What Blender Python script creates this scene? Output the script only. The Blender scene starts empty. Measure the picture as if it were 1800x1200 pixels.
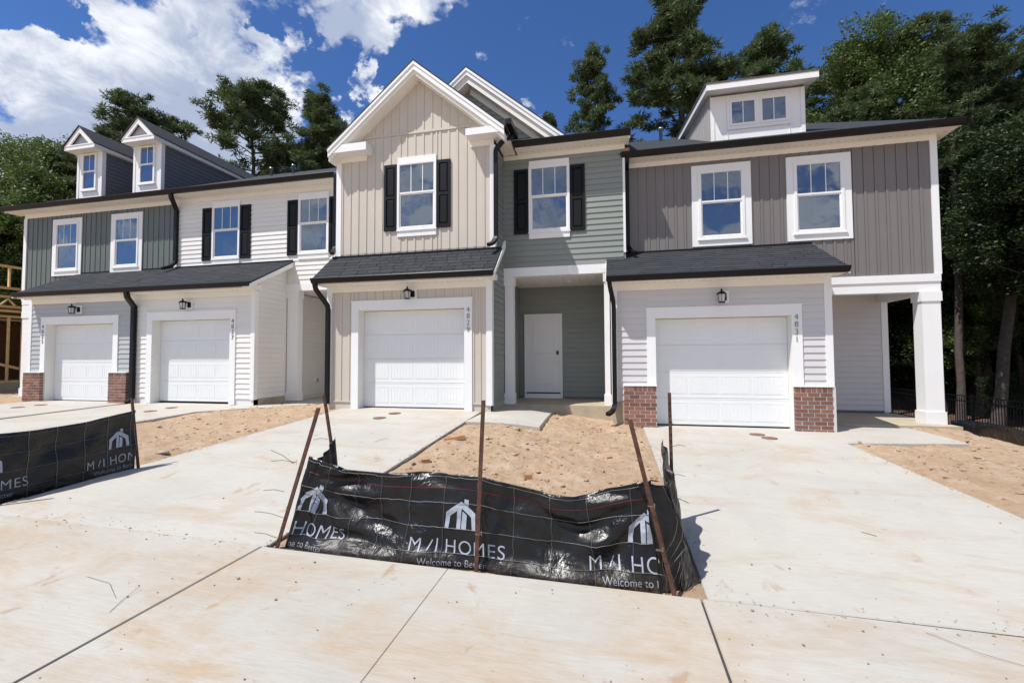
import bpy, bmesh, math, random
import numpy as np
from mathutils import Vector, Matrix, noise as mnoise
R = math.radians
random.seed(7)
sc = bpy.context.scene
col = sc.collection

# ------------------------------------------------------------------ camera
cd = bpy.data.cameras.new("camera"); cam = bpy.data.objects.new("camera", cd); col.objects.link(cam)
cd.sensor_width = 36.0; cd.lens = 790.23 / 1800 * 36; cd.clip_start = 0.05; cd.clip_end = 3000
rt = Vector((0.97556, 0.21970, -0.00456)); up = Vector((0.012845, -0.036296, 0.999258)); fw = Vector((-0.219371, 0.974892, 0.038231))
cam.matrix_world = Matrix(((rt.x, up.x, -fw.x, 0), (rt.y, up.y, -fw.y, 0), (rt.z, up.z, -fw.z, 0), (0, 0, 0, 1)))
sc.camera = cam
sc.render.resolution_x = 1024; sc.render.resolution_y = 682

# ------------------------------------------------------------------ world: Nishita sky with procedural clouds
SUNDIR = Vector((-1.12, -1.0, 2.65)).normalized()      # towards the sun
elev = math.asin(SUNDIR.z); az = math.atan2(SUNDIR.x, SUNDIR.y)
wd = bpy.data.worlds.new("World"); sc.world = wd; wd.use_nodes = True
nt = wd.node_tree; nt.nodes.clear()
def N(t, tree=None, **k):
    n = (tree or nt).nodes.new(t)
    for a, b in k.items(): setattr(n, a, b)
    return n
wo = N('ShaderNodeOutputWorld'); bg = N('ShaderNodeBackground'); bg.inputs['Strength'].default_value = 0.1
sky = N('ShaderNodeTexSky', sky_type='NISHITA', sun_disc=False, sun_elevation=elev, sun_rotation=az % (2 * math.pi), altitude=300, air_density=1.0, dust_density=0.25, ozone_density=3.0)
tint = N('ShaderNodeMix', data_type='RGBA', blend_type='MULTIPLY'); tint.inputs[0].default_value = 1.0
tint.inputs[7].default_value = (0.50, 0.73, 1.07, 1)
nt.links.new(sky.outputs[0], tint.inputs[6])
tc = N('ShaderNodeTexCoord')
def noise_node(scale, detail, rough, dist=0.0, off=(0, 0, 0)):
    mp = N('ShaderNodeMapping'); mp.inputs['Location'].default_value = off; mp.inputs['Scale'].default_value = (1, 1, 1.5)
    n = N('ShaderNodeTexNoise'); n.inputs['Scale'].default_value = scale; n.inputs['Detail'].default_value = detail
    n.inputs['Roughness'].default_value = rough; n.inputs['Distortion'].default_value = dist
    nt.links.new(tc.outputs['Generated'], mp.inputs[0]); nt.links.new(mp.outputs[0], n.inputs['Vector'])
    return n.outputs['Fac']
def mth(op, a, b=None, c=None):
    m = N('ShaderNodeMath', operation=op)
    for i, v in enumerate((a, b, c)):
        if v is None: continue
        if isinstance(v, (int, float)): m.inputs[i].default_value = v
        else: nt.links.new(v, m.inputs[i])
    return m.outputs[0]
n1 = noise_node(7.0, 14, 0.62, 0.1, (3.1, 1.7, 0.4))
dens = mth('MULTIPLY', mth('SUBTRACT', n1, 0.5), 2.5)
blobs = [((0.1, -0.85, 0.45), 1.25, .34)] + [((-0.795, 0.458, 0.398), 0.097, 0.5), ((-0.794, 0.429, 0.431), 0.039, 0.4), ((-0.77, 0.506, 0.388), 0.094, 0.5), ((-0.824, 0.478, 0.303), 0.142, 0.5), ((-0.697, 0.521, 0.493), 0.095, 0.5), ((-0.616, 0.571, 0.543), 0.099, 0.5), ((-0.705, 0.574, 0.418), 0.139, 0.5), ((-0.625, 0.626, 0.467), 0.082, 0.45), ((-0.772, 0.548, 0.32), 0.136, 0.5), ((-0.576, 0.661, 0.481), 0.045, 0.25), ((-0.635, 0.662, 0.397), 0.101, 0.4), ((-0.578, 0.692, 0.432), 0.057, 0.3), ((-0.471, 0.639, 0.608), 0.071, 0.4), ((-0.378, 0.696, 0.611), 0.109, 0.5), ((-0.277, 0.735, 0.619), 0.061, 0.45), ((-0.428, 0.708, 0.562), 0.041, 0.25), ((-0.354, 0.737, 0.575), 0.047, 0.3), ((-0.444, 0.745, 0.497), 0.064, 0.85), ((-0.482, 0.749, 0.455), 0.056, 0.6), ((-0.414, 0.747, 0.519), 0.026, 0.4), ((-0.167, 0.844, 0.509), 0.049, 1.1), ((-0.15, 0.839, 0.523), 0.022, 0.3), ((-0.736, 0.613, 0.285), 0.215, 0.6), ((-0.833, 0.514, 0.205), 0.175, 0.5), ((0.409, 0.818, 0.405), 0.064, 0.4), ((-0.753, 0.46, 0.47), 0.06, -1.0), ((-0.739, 0.494, 0.458), 0.029, -0.6), ((-0.526, 0.669, 0.525), 0.05, -0.9), ((-0.562, 0.623, 0.544), 0.029, -0.6), ((-0.508, 0.716, 0.478), 0.036, -0.6), ((0.081, 0.858, 0.508), 0.35, -0.6), ((-0.291, 0.805, 0.517), 0.121, -0.6), ((-0.085, 0.918, 0.387), 0.353, -0.45), ((0.436, 0.763, 0.478), 0.236, -0.55), ((-0.537, 0.639, 0.551), 0.029, -0.3)]
wn = N('ShaderNodeTexNoise'); wn.inputs['Scale'].default_value = 7; wn.inputs['Detail'].default_value = 7; wn.inputs['Roughness'].default_value = .6; nt.links.new(tc.outputs['Generated'], wn.inputs['Vector'])
wa = N('ShaderNodeVectorMath', operation='MULTIPLY_ADD'); nt.links.new(wn.outputs['Color'], wa.inputs[0]); wa.inputs[1].default_value = (.30, .30, .30); wa.inputs[2].default_value = (-.15, -.15, -.15)
wd_ = N('ShaderNodeVectorMath', operation='ADD'); nt.links.new(tc.outputs['Generated'], wd_.inputs[0]); nt.links.new(wa.outputs[0], wd_.inputs[1])
msum = None; nsum = None
for c, r, amp in blobs:
    vm = N('ShaderNodeVectorMath', operation='DISTANCE'); nt.links.new(wd_.outputs[0], vm.inputs[0]); vm.inputs[1].default_value = c
    mr = N('ShaderNodeMapRange', interpolation_type='SMOOTHSTEP'); nt.links.new(vm.outputs['Value'], mr.inputs[0])
    mr.inputs[1].default_value = 0; mr.inputs[2].default_value = r; mr.inputs[3].default_value = amp; mr.inputs[4].default_value = 0
    if amp > 0: msum = mr.outputs[0] if msum is None else mth('ADD', msum, mr.outputs[0])
    else: nsum = mr.outputs[0] if nsum is None else mth('ADD', nsum, mr.outputs[0])
n3 = noise_node(22.0, 8, 0.6, 0.0, (5.5, 8.1, 2.7))
dens = mth('ADD', mth('ADD', dens, mth('MULTIPLY', mth('SUBTRACT', n3, 0.5), .45)), mth('ADD', mth('MINIMUM', msum, .50), mth('MAXIMUM', nsum, -.80)))
cov = N('ShaderNodeMapRange', interpolation_type='SMOOTHSTEP'); nt.links.new(dens, cov.inputs[0])
cov.inputs[1].default_value = 0.02; cov.inputs[2].default_value = 0.36
n2 = noise_node(3.0, 7, 0.55, 0.2, (7.3, 2.2, 5.1))
# thin edges glow white, thick cloud cores go grey-blue
core = N('ShaderNodeMapRange', interpolation_type='SMOOTHSTEP'); nt.links.new(mth('ADD', mth('MULTIPLY', mth('MINIMUM', dens, .36), .75), mth('ADD', mth('MULTIPLY', mth('SUBTRACT', n2, 0.5), 2.4), mth('MULTIPLY', mth('SUBTRACT', noise_node(8.0, 9, .62, .5, (1.3, 4.4, 2.2)), 0.5), 2.0))), core.inputs[0])
core.inputs[1].default_value = -0.12; core.inputs[2].default_value = 0.58
cc = N('ShaderNodeMix', data_type='RGBA'); nt.links.new(core.outputs[0], cc.inputs[0])
cc.inputs[6].default_value = (8.3, 8.5, 8.9, 1); cc.inputs[7].default_value = (3.7, 4.3, 5.7, 1)
mixs = N('ShaderNodeMix', data_type='RGBA'); nt.links.new(cov.outputs[0], mixs.inputs[0]); nt.links.new(tint.outputs[2], mixs.inputs[6]); nt.links.new(cc.outputs[2], mixs.inputs[7])
nt.links.new(mixs.outputs[2], bg.inputs[0]); nt.links.new(bg.outputs[0], wo.inputs[0])

sl = bpy.data.lights.new("sun", 'SUN'); sl.energy = 4.6; sl.angle = R(0.53); sl.color = (1.0, 0.965, 0.915)
so = bpy.data.objects.new("sun", sl); col.objects.link(so); so.rotation_euler = SUNDIR.to_track_quat('Z', 'Y').to_euler()
sc.view_settings.view_transform = 'Standard'; sc.view_settings.look = 'None'; sc.view_settings.gamma = 1; sc.view_settings.use_curve_mapping = False
sc.view_settings.exposure = 0.27

# ------------------------------------------------------------------ materials
def newmat(name):
    m = bpy.data.materials.new(name); m.use_nodes = True; t = m.node_tree; t.nodes.clear()
    o = t.nodes.new('ShaderNodeOutputMaterial'); p = t.nodes.new('ShaderNodeBsdfPrincipled'); t.links.new(p.outputs[0], o.inputs[0])
    return m, t, p, o
def tnoise(t, scale, detail=4, rough=.55, coord=None, stretch=None, dist=0):
    n = t.nodes.new('ShaderNodeTexNoise'); n.inputs['Scale'].default_value = scale; n.inputs['Detail'].default_value = detail; n.inputs['Roughness'].default_value = rough; n.inputs['Distortion'].default_value = dist
    g = t.nodes.new('ShaderNodeNewGeometry'); src = g.outputs['Position']
    if stretch:
        mp = t.nodes.new('ShaderNodeMapping'); mp.inputs['Scale'].default_value = stretch; t.links.new(src, mp.inputs[0]); src = mp.outputs[0]
    t.links.new(src, n.inputs['Vector']); return n.outputs['Fac']
def tmap(t, v, a, b, c, d, smooth=False):
    m = t.nodes.new('ShaderNodeMapRange'); t.links.new(v, m.inputs[0])
    if smooth: m.interpolation_type = 'SMOOTHSTEP'
    for i, x in enumerate((a, b, c, d)): m.inputs[i + 1].default_value = x
    return m.outputs[0]
def tmath(t, op, a, b):
    m = t.nodes.new('ShaderNodeMath'); m.operation = op
    for i, v in enumerate((a, b)):
        if isinstance(v, (int, float)): m.inputs[i].default_value = v
        else: t.links.new(v, m.inputs[i])
    return m.outputs[0]
def tmix(t, f, a, b, blend='MIX'):
    m = t.nodes.new('ShaderNodeMix'); m.data_type = 'RGBA'; m.blend_type = blend
    for i, v in ((0, f), (6, a), (7, b)):
        if isinstance(v, (int, float)): m.inputs[i].default_value = v
        elif isinstance(v, tuple): m.inputs[i].default_value = (*v, 1)
        else: t.links.new(v, m.inputs[i])
    return m.outputs[2]
def tbump(t, p, h, strength, dist=.01):
    b = t.nodes.new('ShaderNodeBump'); b.inputs['Strength'].default_value = strength; b.inputs['Distance'].default_value = dist
    t.links.new(h, b.inputs['Height']); t.links.new(b.outputs[0], p.inputs['Normal'])
def M(name, c, rough=.55, var=.06, vs=2.5, rand=0.0, bump=0.0, bs=60, spec=.4, metal=0, stretch=None, dirt=0.0):
    m, t, p, o = newmat(name)
    f = tmap(t, tnoise(t, vs, 5, .6), .25, .75, 1 - var, 1 + var)
    g = t.nodes.new('ShaderNodeNewGeometry')
    if rand:
        oi = t.nodes.new('ShaderNodeObjectInfo'); f = tmath(t, 'MULTIPLY', f, tmap(t, oi.outputs['Random'], 0, 1, 1 - rand, 1 + rand))
    cm = t.nodes.new('ShaderNodeCombineColor')
    for i in range(3): t.links.new(tmath(t, 'MULTIPLY', f, c[i]), cm.inputs[i])
    out = cm.outputs[0]
    if dirt:
        fac = tmath(t, 'MULTIPLY', tmap(t, tnoise(t, 1.3, 8, .7), .52, .75, 0, 1, True), dirt)
        out = tmix(t, fac, out, (c[0] * .6, c[1] * .52, c[2] * .42))
    t.links.new(out, p.inputs['Base Color']); p.inputs['Roughness'].default_value = rough; p.inputs['Specular IOR Level'].default_value = spec; p.inputs['Metallic'].default_value = metal
    if bump: tbump(t, p, tnoise(t, bs, 5, .6, stretch=stretch), bump)
    return m
white = M('white_trim', (.80, .80, .79), .5, .02)
doorw = M('white_door_paint', (.76, .77, .77), .42, .015)
cream = M('bounce_tinted_vinyl', (.80, .77, .70), .55, .03)  # white vinyl, warm bounce light from the ground tinted into the colour
grnD = M('dark_green_vinyl', (.125, .145, .132), .5, .04, rand=.03, bump=.15, stretch=(1, 1, .1))
whs = M('white_vinyl', (.74, .725, .69), .5, .025, rand=.015)
bluegray = M('blue_grey_vinyl', (.41, .43, .44), .5, .03, rand=.02)
beige = M('beige_vinyl', (.55, .50, .43), .5, .03, rand=.02, bump=.12, stretch=(1, 1, .1))
sage = M('sage_vinyl', (.235, .258, .235), .5, .03, rand=.03)
brown = M('brown_grey_vinyl', (.185, .165, .158), .5, .03, rand=.02, bump=.15, stretch=(1, 1, .1))
lilac = M('pale_grey_vinyl', (.58, .56, .56), .5, .02, rand=.015)
char = M('charcoal_vinyl', (.125, .130, .140), .5, .05, rand=.04)
black = M('black_aluminium', (.008, .008, .009), .38, .1, spec=.22)
shut = M('black_shutter_paint', (.007, .008, .010), .5, .1, bump=.1, spec=.2)
shingle = M('slate_shingle', (.028, .031, .037), .9, .3, 30, rand=.22, bump=.8, bs=160)
roofm = M('dark_shingle_roof', (.026, .029, .035), .85, .35, 14, bump=.6, bs=90)
roofedge = M('shingle_edge', (.10, .085, .075), .8, .2, 20)
found = M('bare_foundation', (.42, .36, .26), .85, .15, 4, bump=.3, bs=40, dirt=.5)
mortar = M('mortar', (.60, .56, .53), .9, .1, 30, bump=.4)
rust = M('rusted_steel', (.085, .040, .024), .75, .55, 18, bump=.5, bs=120)
wire_m = M('galvanised_wire', (.22, .215, .21), .45, .15, 30, metal=.6)
iron = M('black_iron', (.004, .004, .004), .55, .1, spec=.12)
osb = M('wood_sheathing', (.20, .10, .05), .8, .25, 12, bump=.4)
lumber = M('framing_lumber', (.72, .48, .22), .7, .15, 6, rand=.1, bump=.3, bs=30, stretch=(6, 6, 1))
pipe_m = M('galvanised_pipe', (.35, .38, .42), .35, .05, metal=.7)
bark = M('pine_bark', (.085, .068, .057), .9, .35, 7, bump=.9, bs=16, stretch=(1, 1, .25))
rockm = M('grey_rock', (.36, .31, .26), .9, .25, 12, bump=.7, bs=40)
scrapm = M('scrap_lumber', (.40, .22, .11), .8, .2, 10, bump=.4)
redm = M('red_thread', (.10, .008, .012), .6, .1)
printw = M('white_print', (.33, .36, .42), .5, .22, 45)
printg = M('faded_print', (.27, .275, .29), .5, .5, 50)
metalm = M('dark_bronze_number', (.10, .10, .105), .4, .05, metal=.3)
covm = M('brown_cleanout_cover', (.20, .11, .075), .7, .2, 20, bump=.3)
lockm = M('keypad_black', (.01, .01, .01), .3)
nickel = M('satin_nickel', (.55, .52, .48), .3, metal=.9)
plast = M('grey_plastic', (.30, .31, .32), .4)
jointm = M('dark_joint_filler', (.05, .045, .042), .9, .3, 20)
pebm = M('pebbles', (.20, .17, .15), .9, .5, 9)
litter = M('leaf_litter', (.12, .075, .05), .95, .5, 5, bump=1, bs=20)
twigm = M('dry_twig', (.20, .16, .12), .9, .2)
jambm = M('reveal_trim', (.79, .77, .71), .5, .03)

def foliage(name, a, b, trans=.25):
    m, t, p, o = newmat(name)
    oi = t.nodes.new('ShaderNodeObjectInfo')
    f = tmap(t, tnoise(t, 1.1, 5, .6), .3, .7, 0, 1)
    c = tmix(t, f, a, b)
    c = tmix(t, tmap(t, tnoise(t, 9, 2, .6), .45, .8, 0, .5), c, (b[0] * 1.5, b[1] * 1.35, b[2]))
    t.links.new(c, p.inputs['Base Color']); p.inputs['Roughness'].default_value = .55; p.inputs['Specular IOR Level'].default_value = .35
    tr = t.nodes.new('ShaderNodeBsdfTranslucent'); t.links.new(c, tr.inputs[0])
    mx = t.nodes.new('ShaderNodeMixShader'); mx.inputs[0].default_value = trans
    t.links.new(p.outputs[0], mx.inputs[1]); t.links.new(tr.outputs[0], mx.inputs[2]); t.links.new(mx.outputs[0], o.inputs[0])
    return m
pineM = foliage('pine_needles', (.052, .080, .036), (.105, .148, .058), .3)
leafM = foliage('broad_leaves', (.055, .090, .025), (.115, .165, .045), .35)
shadeM = foliage('shaded_woodland_leaves', (.016, .030, .010), (.036, .060, .018), .25)  # leaf green with the shade of the woods darkened into its colour

def glass_mat():
    m, t, p, o = newmat('window_glass')
    p.inputs['Base Color'].default_value = (.012, .02, .035, 1); p.inputs['Roughness'].default_value = .25
    gl = t.nodes.new('ShaderNodeBsdfGlossy'); gl.inputs['Roughness'].default_value = .015; gl.inputs['Color'].default_value = (.80, .90, 1.0, 1)
    tn = tnoise(t, 1.6, 2, .4); b = t.nodes.new('ShaderNodeBump'); b.inputs['Strength'].default_value = .12; b.inputs['Distance'].default_value = .05
    t.links.new(tn, b.inputs['Height']); t.links.new(b.outputs[0], gl.inputs['Normal'])
    mx = t.nodes.new('ShaderNodeMixShader'); lw = t.nodes.new('ShaderNodeFresnel'); lw.inputs[0].default_value = 1.5
    f = tmath(t, 'ADD', tmath(t, 'MULTIPLY', lw.outputs[0], 1.0), .15)
    t.links.new(f, mx.inputs[0]); t.links.new(p.outputs[0], mx.inputs[1]); t.links.new(gl.outputs[0], mx.inputs[2]); t.links.new(mx.outputs[0], o.inputs[0])
    return m
glass = glass_mat()
lampglass = M('lantern_glass', (.55, .56, .56), .12, .05, spec=.8)

def brick_mat():
    m, t, p, o = newmat('brick')
    oi = t.nodes.new('ShaderNodeObjectInfo')
    c = tmix(t, oi.outputs['Random'], (.15, .066, .046), (.31, .148, .102))
    c = tmix(t, tmap(t, tnoise(t, 22, 6, .7), .45, .75, 0, .55), c, (.12, .065, .055))
    t.links.new(c, p.inputs['Base Color']); p.inputs['Roughness'].default_value = .85; tbump(t, p, tnoise(t, 90, 4), .5, .004)
    return m
brickM = brick_mat()

def concrete_mat(name='broom_concrete', base=(.468, .446, .398), stain=.85, warm=0.0):
    m, t, p, o = newmat(name)
    c = tmix(t, tmap(t, tnoise(t, .9, 8, .65, dist=.3), .35, .72, 0, 1, True), base, tuple(x * .90 for x in base))
    big = tmap(t, tnoise(t, .55, 9, .72, dist=.8, stretch=(1, 1.6, 1)), .50 - warm, .72 - warm, 0, stain, True)
    c = tmix(t, big, c, (.42, .325, .225))
    st = tmap(t, tnoise(t, 1.5, 7, .68, dist=.5, stretch=(.35, 1.5, 1)), .52 - warm, .68 - warm, 0, .5 * stain, True)
    c = tmix(t, st, c, (.40, .30, .205))
    br = tmap(t, tnoise(t, 30, 3, .6, stretch=(.25, 4, 1)), .35, .65, -.045, .045)
    c = tmix(t, 1.0, c, tmix(t, tmap(t, br, -.045, .045, 0, 1), (.94, .94, .94), (1.05, 1.05, 1.05)), 'MULTIPLY')
    sp = tmap(t, tnoise(t, 4.2, 7, .62, dist=.4, stretch=(1, .55, 1)), .62, .70, 0, .6 * stain, True)
    c = tmix(t, sp, c, (.33, .215, .13))
    sp2 = tmap(t, tnoise(t, 21, 3, .5), .71, .76, 0, .6, True)
    c = tmix(t, sp2, c, (.30, .225, .165))
    t.links.new(c, p.inputs['Base Color']); p.inputs['Roughness'].default_value = .88; p.inputs['Specular IOR Level'].default_value = .25
    h = tmath(t, 'ADD', tmath(t, 'MULTIPLY', tnoise(t, 60, 3, .7, stretch=(.35, 3, 1)), .7), tmath(t, 'MULTIPLY', tnoise(t, 140, 3, .7), .5))
    tbump(t, p, h, .35, .006)
    return m
conc = concrete_mat()
concS = concrete_mat('sidewalk_concrete', (.462, .438, .388), .95, .05)
concW = concrete_mat('walk_concrete', (.45, .44, .415), .12)

def dirt_mat():
    m, t, p, o = newmat('sandy_clay')
    c = tmix(t, tmap(t, tnoise(t, 1.2, 8, .65), .3, .7, 0, 1), (.50, .36, .24), (.43, .295, .185))
    c = tmix(t, tmap(t, tnoise(t, 5, 8, .7), .48, .70, 0, .8), c, (.56, .47, .365))
    c = tmix(t, tmap(t, tnoise(t, 14, 9, .78), .53, .68, 0, .8), c, (.27, .175, .115))
    c = tmix(t, tmap(t, tnoise(t, 2.3, 6, .7, dist=.6), .55, .70, 0, .5), c, (.36, .215, .13))
    c = tmix(t, tmap(t, tnoise(t, 70, 3, .6), .66, .74, 0, .7), c, (.50, .47, .43))
    t.links.new(c, p.inputs['Base Color']); p.inputs['Roughness'].default_value = .95; p.inputs['Specular IOR Level'].default_value = .15
    tbump(t, p, tmath(t, 'ADD', tnoise(t, 22, 8, .75), tmath(t, 'MULTIPLY', tnoise(t, 95, 4, .7), .5)), .9, .03)
    return m
dirtM = dirt_mat()

def fabric_mat(name='black_silt_fabric', mudz=-1.50):
    m, t, p, o = newmat(name)
    c = tmix(t, tmap(t, tnoise(t, 3, 6, .6), .4, .7, 0, 1), (.004, .004, .005), (.013, .0115, .0095))
    z = t.nodes.new('ShaderNodeSeparateXYZ'); g = t.nodes.new('ShaderNodeNewGeometry'); t.links.new(g.outputs['Position'], z.inputs[0])
    mud = tmath(t, 'MULTIPLY', tmap(t, z.outputs[2], mudz, mudz + .12, .5, 0), tmap(t, tnoise(t, 30, 5, .7), .4, .7, 0, 1))
    c = tmix(t, mud, c, (.16, .11, .075))
    t.links.new(c, p.inputs['Base Color']); p.inputs['Specular IOR Level'].default_value = .40
    t.links.new(tmap(t, tnoise(t, 2.2, 4, .6), .40, .60, .25, .42), p.inputs['Roughness'])
    patch = tmap(t, tnoise(t, 1.7, 3, .55, dist=.5), .42, .60, .12, 1.0, True)
    cr = tmath(t, 'MULTIPLY', patch, tmath(t, 'ADD', tmath(t, 'MULTIPLY', tnoise(t, 22, 3, .55, dist=1.0), .24), tmath(t, 'MULTIPLY', tnoise(t, 85, 2, .6), .07)))
    tbump(t, p, tmath(t, 'ADD', tmath(t, 'MULTIPLY', tnoise(t, 4.5, 4, .5, dist=1.0), 1.3), cr), 1.0, .022)
    return m
fabM = fabric_mat(); fabM2 = fabric_mat('black_silt_cloth', -4)

# ------------------------------------------------------------------ helpers
class MB:
    def __init__(s): s.v = []; s.f = []
    def add(s, v, f):
        b = len(s.v); s.v += [tuple(q) for q in v]; s.f += [tuple(b + i for i in g) for g in f]; return s
    def box(s, x0, x1, y0, y1, z0, z1):
        return s.add([(x0, y0, z0), (x1, y0, z0), (x1, y1, z0), (x0, y1, z0), (x0, y0, z1), (x1, y0, z1), (x1, y1, z1), (x0, y1, z1)],
                     [(0, 3, 2, 1), (4, 5, 6, 7), (0, 1, 5, 4), (1, 2, 6, 5), (2, 3, 7, 6), (3, 0, 4, 7)])
    def loft(s, a, b):
        n = len(a)
        return s.add(list(a) + list(b), [tuple(range(n))[::-1], tuple(range(n, 2 * n))] + [(i, (i + 1) % n, n + (i + 1) % n, n + i) for i in range(n)])
    def xprism(s, prof, x0, x1):   # profile of (y, z), extruded along X
        return s.loft([(x0, y, z) for y, z in prof], [(x1, y, z) for y, z in prof])
    def yprism(s, prof, y0, y1):   # profile of (x, z), extruded along Y
        return s.loft([(x, y0, z) for x, z in prof], [(x, y1, z) for x, z in prof])
    def zprism(s, prof, z0, z1):
        return s.loft([(x, y, z0) for x, y in prof], [(x, y, z1) for x, y in prof])
    def sweep(s, pts, w, d, ref=(1, 0, 0), n=4, caps=True):
        pts = [Vector(p) for p in pts]; ref = Vector(ref); rings = []
        for i, p in enumerate(pts):
            t = ((pts[i + 1] - p).normalized() if i < len(pts) - 1 else Vector()) + ((p - pts[i - 1]).normalized() if i else Vector()); t.normalize()
            a = (ref - t * ref.dot(t)).normalized(); b = t.cross(a)
            if n == 4: o = [(-w / 2, -d / 2), (w / 2, -d / 2), (w / 2, d / 2), (-w / 2, d / 2)]
            else: o = [(w * math.cos(6.2832 * k / n), d * math.sin(6.2832 * k / n)) for k in range(n)]
            rings.append([p + a * x + b * y for x, y in o])
        base = len(s.v); s.v += [tuple(q) for r in rings for q in r]
        for i in range(len(pts) - 1):
            for k in range(n): s.f.append((base + i * n + k, base + i * n + (k + 1) % n, base + (i + 1) * n + (k + 1) % n, base + (i + 1) * n + k))
        if caps:
            s.f.append(tuple(base + k for k in range(n))[::-1]); s.f.append(tuple(base + (len(pts) - 1) * n + k for k in range(n)))
        return s
    def lathe(s, prof, c=(0, 0, 0), n=12):   # profile of (r, z)
        base = len(s.v)
        for r, z in prof:
            for k in range(n): s.v.append((c[0] + r * math.cos(6.2832 * k / n), c[1] + r * math.sin(6.2832 * k / n), c[2] + z))
        for i in range(len(prof) - 1):
            for k in range(n): s.f.append((base + i * n + k, base + i * n + (k + 1) % n, base + (i + 1) * n + (k + 1) % n, base + (i + 1) * n + k))
        s.f.append(tuple(base + k for k in range(n))[::-1]); s.f.append(tuple(base + (len(prof) - 1) * n + k for k in range(n)))
        return s
    def mesh(s, name, mat, smooth=False, fix=True):
        me = bpy.data.meshes.new(name); me.from_pydata(s.v, [], s.f)
        if fix:
            bm = bmesh.new(); bm.from_mesh(me); bmesh.ops.recalc_face_normals(bm, faces=bm.faces); bm.to_mesh(me); bm.free()
        me.materials.append(mat)
        if smooth: me.polygons.foreach_set('use_smooth', [True] * len(me.polygons))
        return me
WP = {}
def link(name, data, parent=None, loc=(0, 0, 0), rot=0.0, **props):
    o = bpy.data.objects.new(name, data); col.objects.link(o)
    l = Vector(loc)
    if parent is not None:
        o.parent = parent; l = l - WP[parent]
    o.location = l
    if rot: o.rotation_euler = (0, 0, rot) if isinstance(rot, float) else rot
    WP[o] = Vector(loc)
    for k, v in props.items(): o[k] = v
    return o
def part(name, mb, mat, parent, smooth=False, **props):
    # mesh built in world coordinates; origin moved to its lowest centre
    xs = np.array(mb.v); c = Vector(((xs[:, 0].min() + xs[:, 0].max()) / 2, (xs[:, 1].min() + xs[:, 1].max()) / 2, xs[:, 2].min()))
    m2 = MB(); m2.v = [(x - c.x, y - c.y, z - c.z) for x, y, z in mb.v]; m2.f = mb.f
    return link(name, m2.mesh(name, mat, smooth), parent, c, **props)
def thing(name, label, cat, loc, group=None):
    o = link(name, None, None, loc, label=label, category=cat)
    if group: o['group'] = group
    o.empty_display_size = .3
    return o
def solo(name, mb, mat, label, cat, group=None, smooth=False):
    o = part(name, mb, mat, None, smooth, label=label, category=cat)
    if group: o['group'] = group
    return o
def struct(name, mb, mat, parent=None, smooth=False):
    o = part(name, mb, mat, parent, smooth)
    if parent is None: o['kind'] = 'structure'
    return o
cache = {}
def shared(key, fn):
    if key not in cache: cache[key] = fn()
    return cache[key]

# ------------------------------------------------------------------ terrain
def sstep(a, b, x):
    t = min(1, max(0, (x - a) / (b - a))); return t * t * (3 - 2 * t)
def zfront(x): return -1.484 - .0146 * min(max(x, -14), 9)
def zslab(x):
    z = -1.115 + .055 * sstep(-7.5, -5.9, x); return z + (-1.345 - z) * sstep(-2.4, .5, x)
def g(x, y):
    if y < 3.03: return zfront(x) + .012 * min(0, y - 3.03)
    t = min(1, (y - 3.03) / 6.0); return zfront(x) * (1 - t) + zslab(x) * t
def terrain(x, y):
    z = g(x, y)
    d = sstep(6.0, 9.0, x + .12 * (10 - y) * (y > 7)) * sstep(0, 6, y + 2)
    z = z + (-2.55 - z) * d
    b = sstep(17, 23, y); z = z + (-2.6 - z) * b
    b = sstep(-22, -30, x); z = z + (-1.4 - z) * b
    return z
def grid(xs, ys, fz, cut=None):
    mb = MB(); nx, ny = len(xs), len(ys)
    mb.v = [(x, y, fz(x, y)) for y in ys for x in xs]
    mb.f = [(j * nx + i, j * nx + i + 1, (j + 1) * nx + i + 1, (j + 1) * nx + i) for j in range(ny - 1) for i in range(nx - 1)]
    return mb
xs = [-900, -400, -200, -120, -80, -60, -45, -36] + list(np.arange(-30, 20.1, 1.0)) + [24, 30, 40, 60, 90, 150, 300, 900]
ys = [-900, -300, -100, -50, -25, -12, -6, -3] + list(np.arange(-1, 26, 1.0)) + [30, 36, 45, 60, 90, 150, 300, 900]
gmb = grid(xs, ys, lambda x, y: terrain(x, y) - .13)
struct('ground', gmb, dirtM)
# woodland floor beyond the fence
wf = grid(list(np.arange(8.5, 60, 1.5)), list(np.arange(4, 60, 1.5)), lambda x, y: terrain(x, y) - .09 + .05 * mnoise.noise(Vector((x, y, 0))))
struct('woodland_floor', wf, litter)
wf = grid(list(np.arange(-75, 9, 3)), list(np.arange(22, 60, 3)), lambda x, y: terrain(x, y) - .06)
struct('woodland_floor', wf, litter)

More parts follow.
